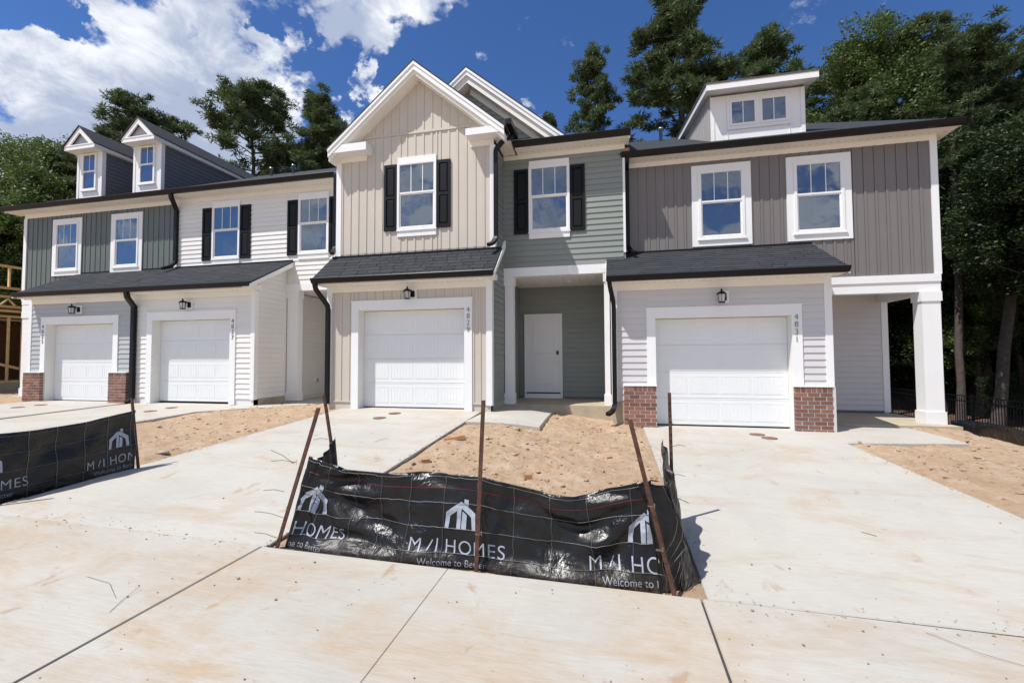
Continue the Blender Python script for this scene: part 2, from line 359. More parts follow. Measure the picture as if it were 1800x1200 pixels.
# dirt lots: displaced fine grids
def rough(x, y):
    v = Vector((x, y, 0))
    a = mnoise.fractal(v * 1.4, 1.0, 2.0, 4) * .050 + mnoise.fractal(v * 5, .9, 2.0, 3) * .014
    b = mnoise.ridged_multi_fractal(v * 4.5, 1.0, 2.1, 4, 1.0, 2.0) * .012
    c = mnoise.noise(v * 24) * .007
    d = max(0, mnoise.noise(v * 9 + Vector((3, 3, 3))) - .2) * .10 * max(0, .3 + mnoise.noise(v * 1.1))
    return a + b + c + d
def lot(x0, x1, y0, y1, step, low=.038):
    def fz(x, y):
        e = min(x - x0, x1 - x, y - y0, y1 - y); k = min(1, max(0, e / .25))
        w = 0
        if -2.7 < x < -1.22 and y > 7.75: w = 1
        if x > 3.5 and x < 5.5 and y > 8.18 + .15 * (x - 3.63): w = 1
        if -9.2 < x < -7.2 and y > 8.2 + .83 * max(0, x + 9.07): w = 1
        if w: return terrain(x, y) - .085
        return terrain(x, y) - low + rough(x, y) * (.35 + .65 * k) + (.02 * k)
    return grid(list(np.arange(x0, x1 + step * .5, step)), list(np.arange(y0, y1 + step * .5, step)), fz)
for k, (x0, x1, y0, y1, st) in enumerate([(-2.62, .56, 3.03, 10.0, .035), (-9.1, -5.82, 3.03, 10.3, .055), (3.6, 10.0, 2.6, 10.6, .06), (-22.0, -15.6, 3.0, 16.0, .12)]):
    struct('dirt_lot', lot(x0, x1, y0, y1, st), dirtM, smooth=True)

# clods and stones on the dirt; pebbles on the concrete
def blob(mb, c, r, seed, sq=.7):
    rnd = random.Random(seed)
    vs = [(0, 0, 1), (0, 0, -.6)] + [(math.cos(a * 1.2566), math.sin(a * 1.2566), h) for h in (-.25, .45) for a in range(5)]
    vs = [(c[0] + x * r * rnd.uniform(.7, 1.3), c[1] + y * r * rnd.uniform(.7, 1.3), c[2] + z * r * sq * rnd.uniform(.7, 1.2)) for x, y, z in vs]
    fs = []
    for a in range(5):
        b = (a + 1) % 5; fs += [(0, 7 + a, 7 + b), (1, 2 + b, 2 + a), (2 + a, 2 + b, 7 + b, 7 + a)]
    mb.add(vs, fs)
rnd = random.Random(3)
clod = MB()
for i in range(2600):
    q = rnd.random()
    if q < .5: x, y = rnd.uniform(-2.5, .5), rnd.uniform(3.2, 9.6)
    elif q < .75: x, y = rnd.uniform(-9, -5.9), rnd.uniform(4.2, 10)
    else: x, y = rnd.uniform(3.8, 6.2), rnd.uniform(5, 9.8)
    if x > 3.5 and y > 8.3 and x < 5.5: continue
    if -2.62 < x < -1.2 and y > 7.8: continue
    r = min(.045, .006 + rnd.expovariate(1 / .006)); blob(clod, (x, y, terrain(x, y) - .019 + rough(x, y) + r * .25), r * 1.1, i)
for i in range(1500):
    e = rnd.choice((-2.65, .56, 3.61, -5.81, -9.08)); y = rnd.uniform(3.2, 7.6); d = rnd.gauss(0, .05)
    if rnd.random() < .12: e = rnd.uniform(.4, 3.6) if rnd.random() < .5 else rnd.uniform(-5.5, -2.5); y = 3.04; d = 0; x = e; y += rnd.gauss(.01, .06)
    else: x = e + d
    r = min(.012, .0025 + rnd.expovariate(1 / .002)); blob(clod, (x, y, g(x, y) + .002), r, i + 50000)
o = part('dirt_clods', clod, dirtM, None, kind='stuff', label='loose clods of clay scattered over the dirt lots', category='dirt clods')
peb = MB()
for i in range(380):
    q = rnd.random()
    if q < .35: x, y = rnd.uniform(.7, 3.5), rnd.uniform(2.0, 7.5)
    elif q < .7: x, y = rnd.uniform(-3.5, 2.0), rnd.uniform(1.5, 3.0)
    else: x, y = rnd.uniform(-5.7, -2.7), rnd.uniform(1.5, 7.5)
    r = .0015 + rnd.expovariate(1 / .0018); blob(peb, (x, y, g(x, y) + .004), min(r, .010), i + 9999)
part('pebbles', peb, pebm, None, kind='stuff', label='small dark pebbles scattered over the concrete driveways and sidewalk', category='pebbles')

# concrete slabs
def slab(poly, th=.11, sub=.4, lift=.0, name='concrete_panel', mat=None, parent=None):
    # poly: convex quad (x, y) corners; subdivided so it follows the ground; tiny bevelled lip
    mb = MB(); a, b, c, d = [Vector(p) for p in poly]
    nu = max(1, int((b - a).length / sub)); nv = max(1, int((d - a).length / sub)); ins = .008
    def P(u, v): return a * (1 - u) * (1 - v) + b * u * (1 - v) + c * u * v + d * (1 - u) * v
    top = {}
    for j in range(nv + 1):
        for i in range(nu + 1):
            p = P(i / nu, j / nv); top[i, j] = len(mb.v); mb.v.append((p.x, p.y, g(p.x, p.y) + lift))
    for j in range(nv):
        for i in range(nu): mb.f.append((top[i, j], top[i + 1, j], top[i + 1, j + 1], top[i, j + 1]))
    ring = [top[i, 0] for i in range(nu)] + [top[nu, j] for j in range(nv)] + [top[i, nv] for i in range(nu, 0, -1)] + [top[0, j] for j in range(nv, 0, -1)]
    cen = P(.5, .5); r1 = []; r2 = []
    for k in ring:
        x, y, z = mb.v[k]; dx, dy = x - cen.x, y - cen.y
        r1.append(len(mb.v)); mb.v.append((x + math.copysign(.006, dx) * (abs(dx) > .05), y + math.copysign(.006, dy) * (abs(dy) > .05), z - .009))
    for k in r1:
        x, y, z = mb.v[k]; r2.append(len(mb.v)); mb.v.append((x, y, z - th))
    n = len(ring)
    for i in range(n):
        j = (i + 1) % n; mb.f.append((ring[i], r1[i], r1[j], ring[j])); mb.f.append((r1[i], r2[i], r2[j], r1[j]))
    return part(name, mb, mat or conc, parent)
def root(name, loc): 
    o = link(name, None, None, loc); o['kind'] = 'structure'; return o
GAP = .011
drv = root('driveway', (2.1, 6, g(2.1, 6)))
for (y0, y1) in ((3.056, 5.975), (5.99, 9.5)):
    slab([(.56, y0), (3.60, y0), (3.62, y1), (.56, y1)], parent=drv)
drv = root('driveway', (-4.2, 6, g(-4.2, 6)))
for (y0, y1) in ((3.05, 5.90), (5.912, 9.05)):
    slab([(-5.80, y0), (-2.65, y0), (-2.65, y1), (-5.80, y1)], parent=drv)
drv = root('driveway', (-10.6, 6, g(-10.6, 6)))
for (y0, y1) in ((3.06, 5.2), (5.21, 7.1), (7.11, 9.6)):
    slab([(-12.20, y0), (-9.08, y0), (-9.08, y1), (-12.20, y1)], parent=drv)
drv = root('driveway', (-14, 6, g(-14, 6)))
for (y0, y1) in ((3.06, 6.4), (6.41, 9.6)):
    slab([(-15.7, y0), (-12.42, y0), (-12.42, y1), (-15.7, y1)], parent=drv)
sw = root('sidewalk', (0, 2, g(0, 2)))
jl = [-19, -14, -9.1, -5.8, -2.68, -1.15, .515, 3.63, 6.8, 11]
for a, b in zip(jl[:-1], jl[1:]):
    ga = .012 if a in (-2.68, .515) else .004; gb = .012 if b in (-2.68, .515) else .004
    slab([(a + ga, .2), (b - gb, .2), (b - gb, 3.03), (a + ga, 3.03)], parent=sw, mat=concS)
slab([(-19, -6), (11, -6), (11, .19), (-19, .19)], parent=sw, mat=concS, sub=1)
# joint filler strips in the open joints
jf = MB()
for x in (-2.68, .515): jf.box(x - .009, x + .009, .2, 3.03, g(x, 2) - .08, g(x, 2) - .006)
struct('joint_filler', jf, jointm, sw)
fw_ = MB()
fw_.v = [(x, y, g(x, y) - .009) for x in (-19, -6, -1, 1, 11) for y in (3.026, 3.058)]
fw_.f = [(0, 2, 3, 1), (2, 4, 5, 3), (6, 8, 9, 7)]
struct('joint_filler', fw_, jointm, sw)
# front walks
wk = root('front_walk', (-1.95, 8.9, g(-1.95, 8.9))); slab([(-2.64, 7.85), (-1.30, 7.95), (-1.30, 10.02), (-2.43, 10.02)], parent=wk, mat=conc, lift=.0)
wk = root('front_walk', (4.5, 9.2, g(4.5, 9.2))); slab([(3.63, 8.25), (5.42, 8.52), (5.42, 10.0), (3.63, 10.0)], parent=wk, mat=conc)
wk = root('front_walk', (-8, 9.5, g(-8, 9.5))); slab([(-9.07, 8.25), (-7.42, 9.62), (-7.3, 10.4), (-9.07, 9.4)], parent=wk, mat=conc)
slab([(-8.6, 10.4), (-6.4, 10.4), (-6.4, 13.2), (-8.6, 13.2)], parent=wk, mat=conc)

# cleanout covers
def cover(x, y, label):
    mb = MB(); mb.lathe([(.125, 0), (.125, .006), (.118, .010), (.03, .010), (.028, .016), (.0, .016)], (x, y, g(x, y) + .001), 20)
    solo('cleanout_cover', mb, covm, label, 'cleanout cover', 'brown cleanout covers set in the driveways', False)
cover(-4.40, 7.92, 'round brown cleanout cover nearer the camera on the driveway of the beige gabled house')
cover(-4.34, 8.42, 'round brown cleanout cover nearer the garage door of the beige gabled house')
cover(2.45, 8.72, 'round brown cleanout cover nearer the garage door between the two larger brick piers')
cover(2.56, 8.43, 'round brown cleanout cover nearer the camera before the door between the larger brick piers')
cover(-10.23, 8.68, 'brown cleanout cover nearer the garage door of the cream white house')
cover(-10.20, 8.15, 'brown cleanout cover farther from the garage door of the cream white house')
cover(-14.27, 8.15, 'brown cleanout cover farther from the leftmost garage door')
cover(-14.26, 8.60, 'brown cleanout cover nearer the leftmost garage door')

# ------------------------------------------------------------------ wall cladding
FN = 0.0; FE = math.pi / 2     # facing the street (-Y) / facing right (+X)
def lap_mesh(L, h, mat, cut=0.0):
    def f():
        mb = MB(); yb = .019 if h > .06 else .012
        if cut: mb.loft([(0, 0, 0), (0, -.003, h), (0, -yb, .012), (0, -yb, 0)][:4], [(L, 0, 0), (L - cut, -.003, h), (L, -yb, .012), (L, -yb, 0)])
        else: mb.loft([(0, .0, 0), (0, .0, h), (0, -.003, h), (0, -yb, .012), (0, -yb, 0)], [(L, .0, 0), (L, .0, h), (L, -.003, h), (L, -yb, .012), (L, -yb, 0)])
        return mb.mesh('siding_board', mat)
    return shared(('lap', round(L, 3), round(h, 3), mat.name, round(cut, 3)), f)
def piece(parent, facing, plane, u, z, me, name):
    loc = (u, plane, z) if facing == FN else (plane, u, z)
    o = link(name, me, parent, loc)
    if facing: o.rotation_euler = (0, 0, facing)
def laps(parent, mat, facing, plane, u0, u1, z0, z1, holes=(), topf=None, botf=None, pitch=.127):
    z = z0
    while z < z1 - .01:
        zt = min(z + pitch, z1); segs = [(u0, u1, z, zt)]
        for (a, b, c, d) in holes:
            ns = []
            for (p, q, r, s_) in segs:
                if b <= p or a >= q or d <= r or c >= s_: ns.append((p, q, r, s_)); continue
                if a > p: ns.append((p, a, r, s_))
                if b < q: ns.append((b, q, r, s_))
                m0, m1 = max(a, p), min(b, q)
                if c > r + .012: ns.append((m0, m1, r, c))
                if d < s_ - .012: ns.append((m0, m1, d, s_))
            segs = ns
        for (p, q, r, s_) in segs:
            if topf:
                # clip the right or left end where the sloping top passes below this course
                n = 60; ok = [p + (q - p) * i / n for i in range(n + 1) if topf(p + (q - p) * i / n) >= s_ - .02]
                if not ok: continue
                p, q = min(ok), max(ok)
            if botf:
                n = 60; ok = [p + (q - p) * i / n for i in range(n + 1) if botf(p + (q - p) * i / n) <= r + .03]
                if not ok: continue
                p, q = min(ok), max(ok)
            if q - p > .02: piece(parent, facing, plane, p, r, lap_mesh(q - p, s_ - r, mat), 'siding_board')
        z = zt
def bb_mesh(w, h0, h1, mat, bw=.045):
    # board with a raised batten on its left edge; tops may slope from h0 to h1
    def f():
        mb = MB(); hb = h0 + (h1 - h0) * min(1, bw / w); b2 = min(bw, w)
        mb.yprism([(0, 0), (b2, 0), (b2, hb), (0, h0)], -.018, 0)
        if w > bw + .005:
            mb.yprism([(bw, 0), (w - .006, 0), (w - .006, h1), (bw, hb)], -.005, 0)
        return mb.mesh('siding_board', mat)
    return shared(('bb', round(w, 3), round(h0, 3), round(h1, 3), mat.name), f)
def battens(parent, mat, plane, u0, u1, z0, z1, holes=(), topf=None, botf=None, pitch=.2, facing=FN, first=0):
    u = u0
    k = 0
    while u < u1 - .01:
        ue = min(u + (first if (first and k == 0) else pitch), u1); k += 1
        cuts = sorted({u, ue} | {x for h in holes for x in h[:2] if u + .01 < x < ue - .01})
        for p, q in zip(cuts[:-1], cuts[1:]):
            m = (p + q) / 2; iv = [(z0 if not botf else max(z0, botf(m)), None)]
            segs = [(z0 if not botf else max(z0, min(botf(p), botf(q))), z1)]
            for (a, b, c, d) in holes:
                if a < m < b:
                    ns = []
                    for r, s_ in segs:
                        if d <= r or c >= s_: ns.append((r, s_)); continue
                        if c > r: ns.append((r, c))
                        if d < s_: ns.append((d, s_))
                    segs = ns
            for r, s_ in segs:
                h0 = h1 = s_ - r
                if topf and s_ == z1: h0 = min(z1, topf(p)) - r; h1 = min(z1, topf(q)) - r
                if max(h0, h1) < .03: continue
                h0 = max(h0, .005); h1 = max(h1, .005)
                piece(parent, facing, plane, p, r, bb_mesh(q - p, h0, h1, mat), 'siding_board')
        u = ue
def wall_holes(parent, mat, plane, u0, u1, z0, z1, holes, th=.15, name='wall'):
    mb = MB(); us = sorted({u0, u1} | {x for h in holes for x in h[:2]}); zs = sorted({z0, z1} | {x for h in holes for x in h[2:]})
    for a, b in zip(us[:-1], us[1:]):
        for c, d in zip(zs[:-1], zs[1:]):
            m, n = (a + b) / 2, (c + d) / 2
            if any(h[0] < m < h[1] and h[2] < n < h[3] for h in holes): continue
            mb.box(a, b, plane + .001, plane + th, c, d)
    part(name, mb, mat, parent)

# ------------------------------------------------------------------ windows, shutters, doors
def window(parent, y, x0, zt, w, h, style, lites=3, upper=.455):
    """style 'box' = wide flat casing all round; 'head' = header and apron only; 'thin' = narrow frame"""
    mb = MB()
    if style == 'box': L, Rr, T, B = x0 + .135, x0 + w - .135, zt - .125, zt - h + .155
    elif style == 'head': L, Rr, T, B = x0, x0 + w, zt - .118, zt - h + .145
    else: L, Rr, T, B = x0, x0 + w, zt, zt - h
    fr = .052; y0 = y - .055
    mb.box(L, L + fr, y0, y + .01, B, T); mb.box(Rr - fr, Rr, y0, y + .01, B, T); mb.box(L + fr, Rr - fr, y0, y + .01, T - fr, T); mb.box(L + fr, Rr - fr, y0, y + .01, B, B + fr)
    wdw = part('window', mb, white, parent)
    c = MB()
    if style == 'box':
        a = .14; yf = y - .038; yb = y
        c.box(x0, L + .003, yf, yb, zt - h, zt); c.box(Rr - .003, x0 + w, yf, yb, zt - h, zt); c.box(L + .003, Rr - .003, yf, yb, T - .003, zt); c.box(L + .003, Rr - .003, yf, yb, zt - h, B + .003)
        part('casing', c, white, wdw)
        s = MB(); s.box(L - .03, Rr + .03, y - .068, y - .036, B - .032, B); part('sill', s, white, wdw)
    elif style == 'head':
        c.box(L + .008, Rr - .008, y - .040, y, T + .001, zt); part('header', c, white, wdw)
        s = MB(); s.box(L + .004, Rr - .004, y - .040, y, zt - h, B - .001); s.box(L - .012, Rr + .012, y - .060, y, B - .022, B - .002); part('apron', s, white, wdw)
    gl, gr, gt, gb = L + fr, Rr - fr, T - fr, B + fr
    zm = gt - (gt - gb) * upper
    r = .030
    u = MB(); yu0, yu1 = y - .045, y - .015
    u.box(gl, gr, yu0, yu1, zm - .012, zm + .022); u.box(gl, gl + .012, yu0, yu1, zm + .022, gt); u.box(gr - .012, gr, yu0, yu1, zm + .022, gt); u.box(gl + .012, gr - .012, yu0, yu1, gt - .012, gt)
    part('sash', u, white, wdw)
    l = MB(); yl0, yl1 = y - .030, y - .005
    l.box(gl, gl + r, yl0, yl1, gb, zm - .012); l.box(gr - r, gr, yl0, yl1, gb, zm - .012); l.box(gl + r, gr - r, yl0, yl1, gb, gb + r); l.box(gl + r, gr - r, yl0, yl1, zm - .04, zm - .012)
    part('sash', l, white, wdw)
    p = MB(); p.box(gl + .004, gr - .004, y - .026, y - .020, zm, gt - .004); part('pane', p, glass, wdw)
    p = MB(); p.box(gl + .02, gr - .02, y - .014, y - .008, gb + .01, zm - .02); part('pane', p, glass, wdw)
    for i in range(1, lites):
        xm = gl + (gr - gl) * i / lites; m_ = MB(); m_.box(xm - .008, xm + .008, y - .032, y - .0265, zm + .022, gt - .012); part('muntin', m_, white, wdw)
    return wdw
def shutter(parent, y, x0, x1, z0, z1):
    mb = MB(); yf = y - .045; st = .055; zm = z0 + (z1 - z0) * .50
    mb.box(x0, x0 + st, yf, y - .004, z0, z1); mb.box(x1 - st, x1, yf, y - .004, z0, z1)
    for a, b in ((z0, z0 + .085), (zm - .035, zm + .035), (z1 - .07, z1)): mb.box(x0 + st, x1 - st, yf, y - .004, a, b)
    for a, b in ((z0 + .085, zm - .035), (zm + .035, z1 - .07)):
        X0, X1 = x0 + st, x1 - st
        mb.box(X0, X1, y - .022, y - .004, a, b)
        q = .032; o_ = [(X0 + .008, y - .022, a + .008), (X1 - .008, y - .022, a + .008), (X1 - .008, y - .022, b - .008), (X0 + .008, y - .022, b - .008)]
        i_ = [(X0 + q, y - .040, a + q), (X1 - q, y - .040, a + q), (X1 - q, y - .040, b - q), (X0 + q, y - .040, b - q)]
        mb.loft(o_, i_)
    part('shutter', mb, shut, parent)
def garage_door(parent, x0, x1, z0, z1, y):
    gd = part('garage_door', MB().box(x0, x1, y + .03, y + .05, z0, z1), doorw, parent)
    n = 4; h = (z1 - z0 - .012) / n
    def sec():
        mb = MB(); W = x1 - x0; H = h - .003
        mb.box(0, W, 0, .028, 0, H)
        for k in range(4):
            a = .07 + k * (W - .10) / 4; b = a + (W - .10) / 4 - .055; c, d = .085, H - .085
            # recessed field framed by a raised moulding with grooved planks
            t_ = .012
            for (p, q, r, s_) in ((a, b, c, c + t_), (a, b, d - t_, d), (a, a + t_, c + t_, d - t_), (b - t_, b, c + t_, d - t_)): mb.box(p, q, -.0035, 0, r, s_)
            m_ = 7; pw = (b - a - 2 * t_ - .012) / m_
            for j in range(m_):
                xa = a + t_ + .006 + j * pw; mb.box(xa + .005, xa + pw - .005, -.0022, 0, c + t_ + .006, d - t_ - .006)
        mb.box(0, W, -.003, 0, H - .02, H - .012); mb.box(0, W, -.003, 0, .012, .02)
        return mb.mesh('door_section', doorw)
    me = shared(('gsec', round(x1 - x0, 3), round(h, 3)), sec)
    for k in range(n): link('door_section', me, gd, (x0, y, z0 + .012 + k * h))
    part('bottom_seal', MB().box(x0, x1, y + .002, y + .026, z0 - .004, z0 + .010), black, gd)
def digits(parent, txt, x, y, ztop, dz=.137, size=.155):
    nb = None
    for i, ch in enumerate(txt):
        me = shared(('num', ch, size), lambda: text_mesh(ch, size, .004, metalm, 'house_number', -.0035))
        o = link('house_number', me, parent, (x, y - .006, ztop - i * dz - .10)); o.rotation_euler = (math.pi / 2, 0, 0)
def text_mesh(s, size, ext, mat, name, bevel=0, spacing=1.0):
    cu = bpy.data.curves.new('t', 'FONT'); cu.body = s; cu.size = size; cu.extrude = ext; cu.align_x = 'CENTER'; cu.space_character = spacing; cu.offset = bevel
    to = bpy.data.objects.new('t', cu); col.objects.link(to); bpy.context.view_layer.update()
    dg = bpy.context.evaluated_depsgraph_get(); me = bpy.data.meshes.new_from_object(to.evaluated_get(dg))
    bpy.data.objects.remove(to); bpy.data.curves.remove(cu); me.name = name; me.materials.clear(); me.materials.append(mat)
    return me
def lantern(parent, x, y, zc):
    base = part('lantern', MB().box(x + .02, x + .10, y - .05, y - .022, zc - .075, zc + .06), black, parent)
    part('mounting_block', MB().box(x - .035, x + .145, y - .022, y + .001, zc - .12, zc + .11), white, base)
    cx, cy = x - .01, y - .15; mb = MB()
    mb.lathe([(.058, -.13), (.062, -.125), (.062, -.115), (.045, -.11)], (cx, cy, zc), 8)
    mb.lathe([(.083, .035), (.092, .030), (.088, .045), (.060, .075), (.040, .085), (.022, .090), (.018, .105), (.022, .115), (.012, .128), (.004, .150)], (cx, cy, zc), 8)
    for k in range(6):
        a = k * math.pi / 3 + .3; mb.sweep([(cx + .056 * math.cos(a), cy + .056 * math.sin(a), zc - .12), (cx + .078 * math.cos(a), cy + .078 * math.sin(a), zc + .035)], .007, .007)
    mb.sweep([(x + .06, y - .04, zc + .03), (x + .05, y - .10, zc + .065), (cx, cy, zc + .07)], .014, .014)
    part('lantern_cage', mb, black, base)
    g_ = MB(); g_.lathe([(.045, -.112), (.066, .032)], (cx, cy, zc), 6); part('lantern_glass', g_, lampglass, base)
def garage_front(H, tx, zf, yg, number=None, nx=None, piers=None, ztop_pier=None, ntop=None):
    """white surround, reveal, sectional door and number of one garage; returns the opening"""
    W, T, j, jt = 2.769, 2.317, .170, .186; yf = yg - .034
    zl = ztop_pier if piers else zf - .02
    m_ = MB(); m_.box(tx, tx + W, yf, yg, zf + T - jt, zf + T); m_.box(tx - .02, tx + W + .02, yf - .012, yg, zf + T, zf + T + .022); part('garage_header_trim', m_, white, H)
    for a, b in ((tx, tx + j), (tx + W - j, tx + W)): part('garage_side_trim', MB().box(a, b, yf, yg, zl if piers else zf - .02, zf + T - jt - .0005), white, H)
    rv = MB(); d = .217
    rv.box(tx + j - .02, tx + j, yg + .001, yg + d + .04, zf - .02, zf + T - jt); rv.box(tx + W - j, tx + W - j + .02, yg + .001, yg + d + .04, zf - .02, zf + T - jt); rv.box(tx + j, tx + W - j, yg + .001, yg + d + .04, zf + T - jt, zf + T - jt + .02)
    part('garage_reveal', rv, jambm, H)
    garage_door(H, tx + j + .004, tx + W - j - .004, zf + .008, zf + T - jt - .006, yg + d)
    if number: digits(H, number, nx, yf, ntop)
    return (tx + j - .02, tx + W - j + .02, zf - .2, zf + T - jt + .02)
def brick_pier(H, x0, x1, y0, y1, z0, z1):
    part('pier_core', MB().box(x0 + .006, x1 - .006, y0 + .006, y1, z0, z1 - .012), mortar, H)
    part('pier_cap_trim', MB().box(x0 - .008, x1 + .008, y0 - .012, y1, z1 - .010, z1 + .008), white, H)
    def bk(w, h, d=.09):
        def f():
            mb = MB(); e = .004
            o_ = [(0, 0, 0), (w, 0, 0), (w, 0, h), (0, 0, h)]
            mb.loft([(e, -.0, e), (w - e, 0, e), (w - e, 0, h - e), (e, 0, h - e)], [(0, e, 0), (w, e, 0), (w, e, h), (0, e, h)])
            mb.loft([(0, e, 0), (w, e, 0), (w, e, h), (0, e, h)], [(0, d, 0), (w, d, 0), (w, d, h), (0, d, h)])
            return mb.mesh('brick', brickM)
        return shared(('bk', round(w, 3), round(h, 3), round(d, 3)), f)
    rr = random.Random(int(x0 * 100)); n = max(5, round((x1 - x0) / .085)); w = (x1 - x0) / n; zt = z1 - .012; hr = .095
    for k in range(n): link('brick', bk(w - .010, hr), H, (x0 + k * w + .005, y0 - rr.uniform(0, .003), zt - hr))
    z = zt - hr - .010; r_ = 0; bw = .203
    while z - .065 > z0 - .03:
        u = x0 - (bw / 2 if r_ % 2 else 0)
        while u < x1 - .01:
            a, b = max(u, x0), min(u + bw - .013, x1)
            if b - a > .03: link('brick', bk(b - a, .061), H, (a, y0 - rr.uniform(0, .004), z - .061))
            u += bw
        z -= .074; r_ += 1
def gutter(H, x0, x1, yo, zt, name='gutter'):
    prof = [(yo, zt), (yo - .006, zt - .012), (yo, zt - .024), (yo + .012, zt - .055), (yo + .045, zt - .108), (yo + .125, zt - .108), (yo + .125, zt)]
    part(name, MB().xprism(prof, x0, x1), black, H)
def downspout(H, pts, w=.085, d=.065):
    # round the bends a little
    P = [Vector(p) for p in pts]; q = [P[0]]
    for i in range(1, len(P) - 1):
        a = (P[i - 1] - P[i]); b = (P[i + 1] - P[i]); k = min(.05, a.length * .4, b.length * .4)
        q += [P[i] + a.normalized() * k, P[i] + (a.normalized() + b.normalized()) * k * .25, P[i] + b.normalized() * k]
    q.append(P[-1]); mb = MB().sweep(q, w, d); part('downspout', mb, black, H)
def shed_roof(H, x0, x1, yo, zt, yw, zw, sf, edges=True):
    """shed roof with gutter; yo outer gutter line, zt gutter top, (yw, zw) junction at upper wall, sf soffit z"""
    y0 = yo + .05; z0 = zt - .015; sl = (zw - z0) / (yw - y0); ang = math.atan(sl); Ls = math.hypot(yw - y0, zw - z0)
    th = .03
    part('roof_deck', MB().xprism([(y0, z0 - th - .012), (yw, zw - th - .012), (yw, zw - .012), (y0, z0 - .012)], x0, x1), roofm, H)
    ny = max(3, round(Ls / .135)); dy = Ls / ny; nx = max(3, round((x1 - x0) / .31)); dx = (x1 - x0) / nx
    def sh(w):
        def f():
            mb = MB(); L = dy + .03
            mb.loft([(0, 0, 0), (w, 0, 0), (w, 0, .010), (0, 0, .010)], [(0, L, -.002), (w, L, -.002), (w, L, .003), (0, L, .003)])
            return mb.mesh('shingle', shingle)
        return shared(('sh', round(w, 3), round(dy, 3)), f)
    rr = random.Random(int(x0 * 77)); cnt = 0
    for j in range(ny):
        u = x0 - (dx * rr.uniform(.2, .8)); s_ = j * dy
        while u < x1 - .005:
            wv = dx * rr.choice((.7, 1, 1, 1.3)); a, b = max(u, x0), min(u + wv - .004, x1)
            b = a + max(.03, round((b - a) / .03) * .03) if b < x1 else b
            if b - a > .03:
                link('shingle', sh(min(b - a, x1 - a)), H, (a, y0 + s_ * math.cos(ang), z0 - .006 + s_ * math.sin(ang) + rr.uniform(0, .0015)), (ang, 0.0, 0.0)); cnt += 1
            u = a + wv if u >= x0 else u + wv
    part('roof_flashing', MB().box(x0 + .02, x1 - .02, yw - .02, yw - .004, zw - .01, zw + .035), black, H)
    gutter(H, x0, x1, yo, zt)
    return ang
def eave(H, x0, x1, yo, zt, yw, sf, frieze=.10, fx0=None, fx1=None):
    """boxed eave: soffit behind the gutter and frieze board on the wall"""
    part('soffit', MB().box(x0 + .01, x1 - .01, yo + .126, yw + .02, sf, zt - .03), cream, H)
    vb = MB(); n = int((x1 - x0) / .13)
    for k in range(n):
        xx = x0 + .1 + k * .13; ym = (yo + .126 + yw) / 2 + .03
        vb.box(xx, xx + .045, ym, ym + .007, sf - .0015, sf + .001)
    if yw - yo > .3: part('soffit_vents', vb, jointm, H)
    part('frieze_board', MB().box(fx0 if fx0 is not None else x0, fx1 if fx1 is not None else x1, yw - .026, yw, sf - frieze, sf - .001), cream, H)
def corner(H, x0, x1, y, z0, z1, side=0, d=.10):
    mb = MB().box(x0, x1, y - .028, y, z0, z1); 
    if side > 0: mb.box(x1 - .028 + .028, x1 + .028, y - .028, y + d, z0, z1)
    if side < 0: mb.box(x0 - .028, x0, y - .028, y + d, z0, z1)
    part('corner_trim', mb, white, H)
def column(H, x0, x1, y0, y1, z0, z1):
    part('porch_column', MB().box(x0 + .02, x1 - .02, y0 + .02, y1 - .02, z0, z1), white, H)
    part('column_base', MB().box(x0, x1, y0, y1, z0, z0 + .24), white, H)
    part('column_cap', MB().box(x0, x1, y0, y1, z1 - .19, z1), white, H)
def vent_pipe(H, x, y, z0, z1):
    part('vent_pipe', MB().lathe([(.055, 0), (.055, z1 - z0 - .05), (.075, z1 - z0 - .05), (.075, z1 - z0)], (x, y, z0), 12), pipe_m, H, True)

# ================================================================== 4831, right-hand house
YG, YU, ZF = 9.320, 10.370, -1.341
D = thing('townhouse', 'right-hand townhouse 4831 with brown-grey board siding, brick piers and a flat white dormer', 'townhouse', (3.3, 14, -1.34), 'row of attached townhouses')
zs_d = 1.49
op = garage_front(D, .652, ZF, YG, '4831', 3.325, True, -.545, ntop=.80)
wall_holes(D, lilac, YG, .0, 3.89, -.95, zs_d, [op])
part('foundation', MB().box(.01, .64, YG + .004, YG + .2, -1.5, -.86).box(-.02, .215, YG - .02, YG + .003, -1.5, -.88), found, D)
hole = (.652, 3.421, -1.6, ZF + 2.317)
laps(D, lilac, FN, YG, .09, .652, -.845, zs_d - .13, [hole]); laps(D, lilac, FN, YG, 3.421, 3.80, -.55, zs_d - .13)
laps(D, lilac, FN, YG, .652, 3.421, ZF + 2.317 + .02, zs_d - .13)
corner(D, -.01, .09, YG, -.87, zs_d - .001, -1); corner(D, 3.80, 3.896, YG, -.545, zs_d - .001, 1)
brick_pier(D, .200, .815, 9.195, 9.318, -1.42, -.540); brick_pier(D, 3.246, 3.854, 9.195, 9.318, -1.42, -.530)
part('pier_core', MB().box(3.85, 3.90, 9.20, 9.6, -1.42, -.54), mortar, D)
lantern(D, 2.03, YG - .02, 1.17)
shed_roof(D, -.12, 4.05, 8.85, 1.60, YU - .005, 2.345, zs_d)
eave(D, -.10, 4.03, 8.85, 1.60, YG, zs_d, .13, -.01, 3.9)
for xx, yy in ((-.13, -.10), (4.03, 4.06)): part('rake_board', MB().xprism([(8.90, 1.36 + .10), (YU - .02, 2.345 - .16), (YU - .02, 2.345 - .035), (8.90, 1.545)], xx, yy), white, D)
part('gable_infill', MB().xprism([(YG, zs_d), (YU, zs_d), (YU, 2.19), (YG, 1.66)], 3.84, 3.896), lilac, D)
part('gable_infill', MB().xprism([(YG, zs_d), (YU, zs_d), (YU, 2.19), (YG, 1.66)], .0, .05), lilac, D)
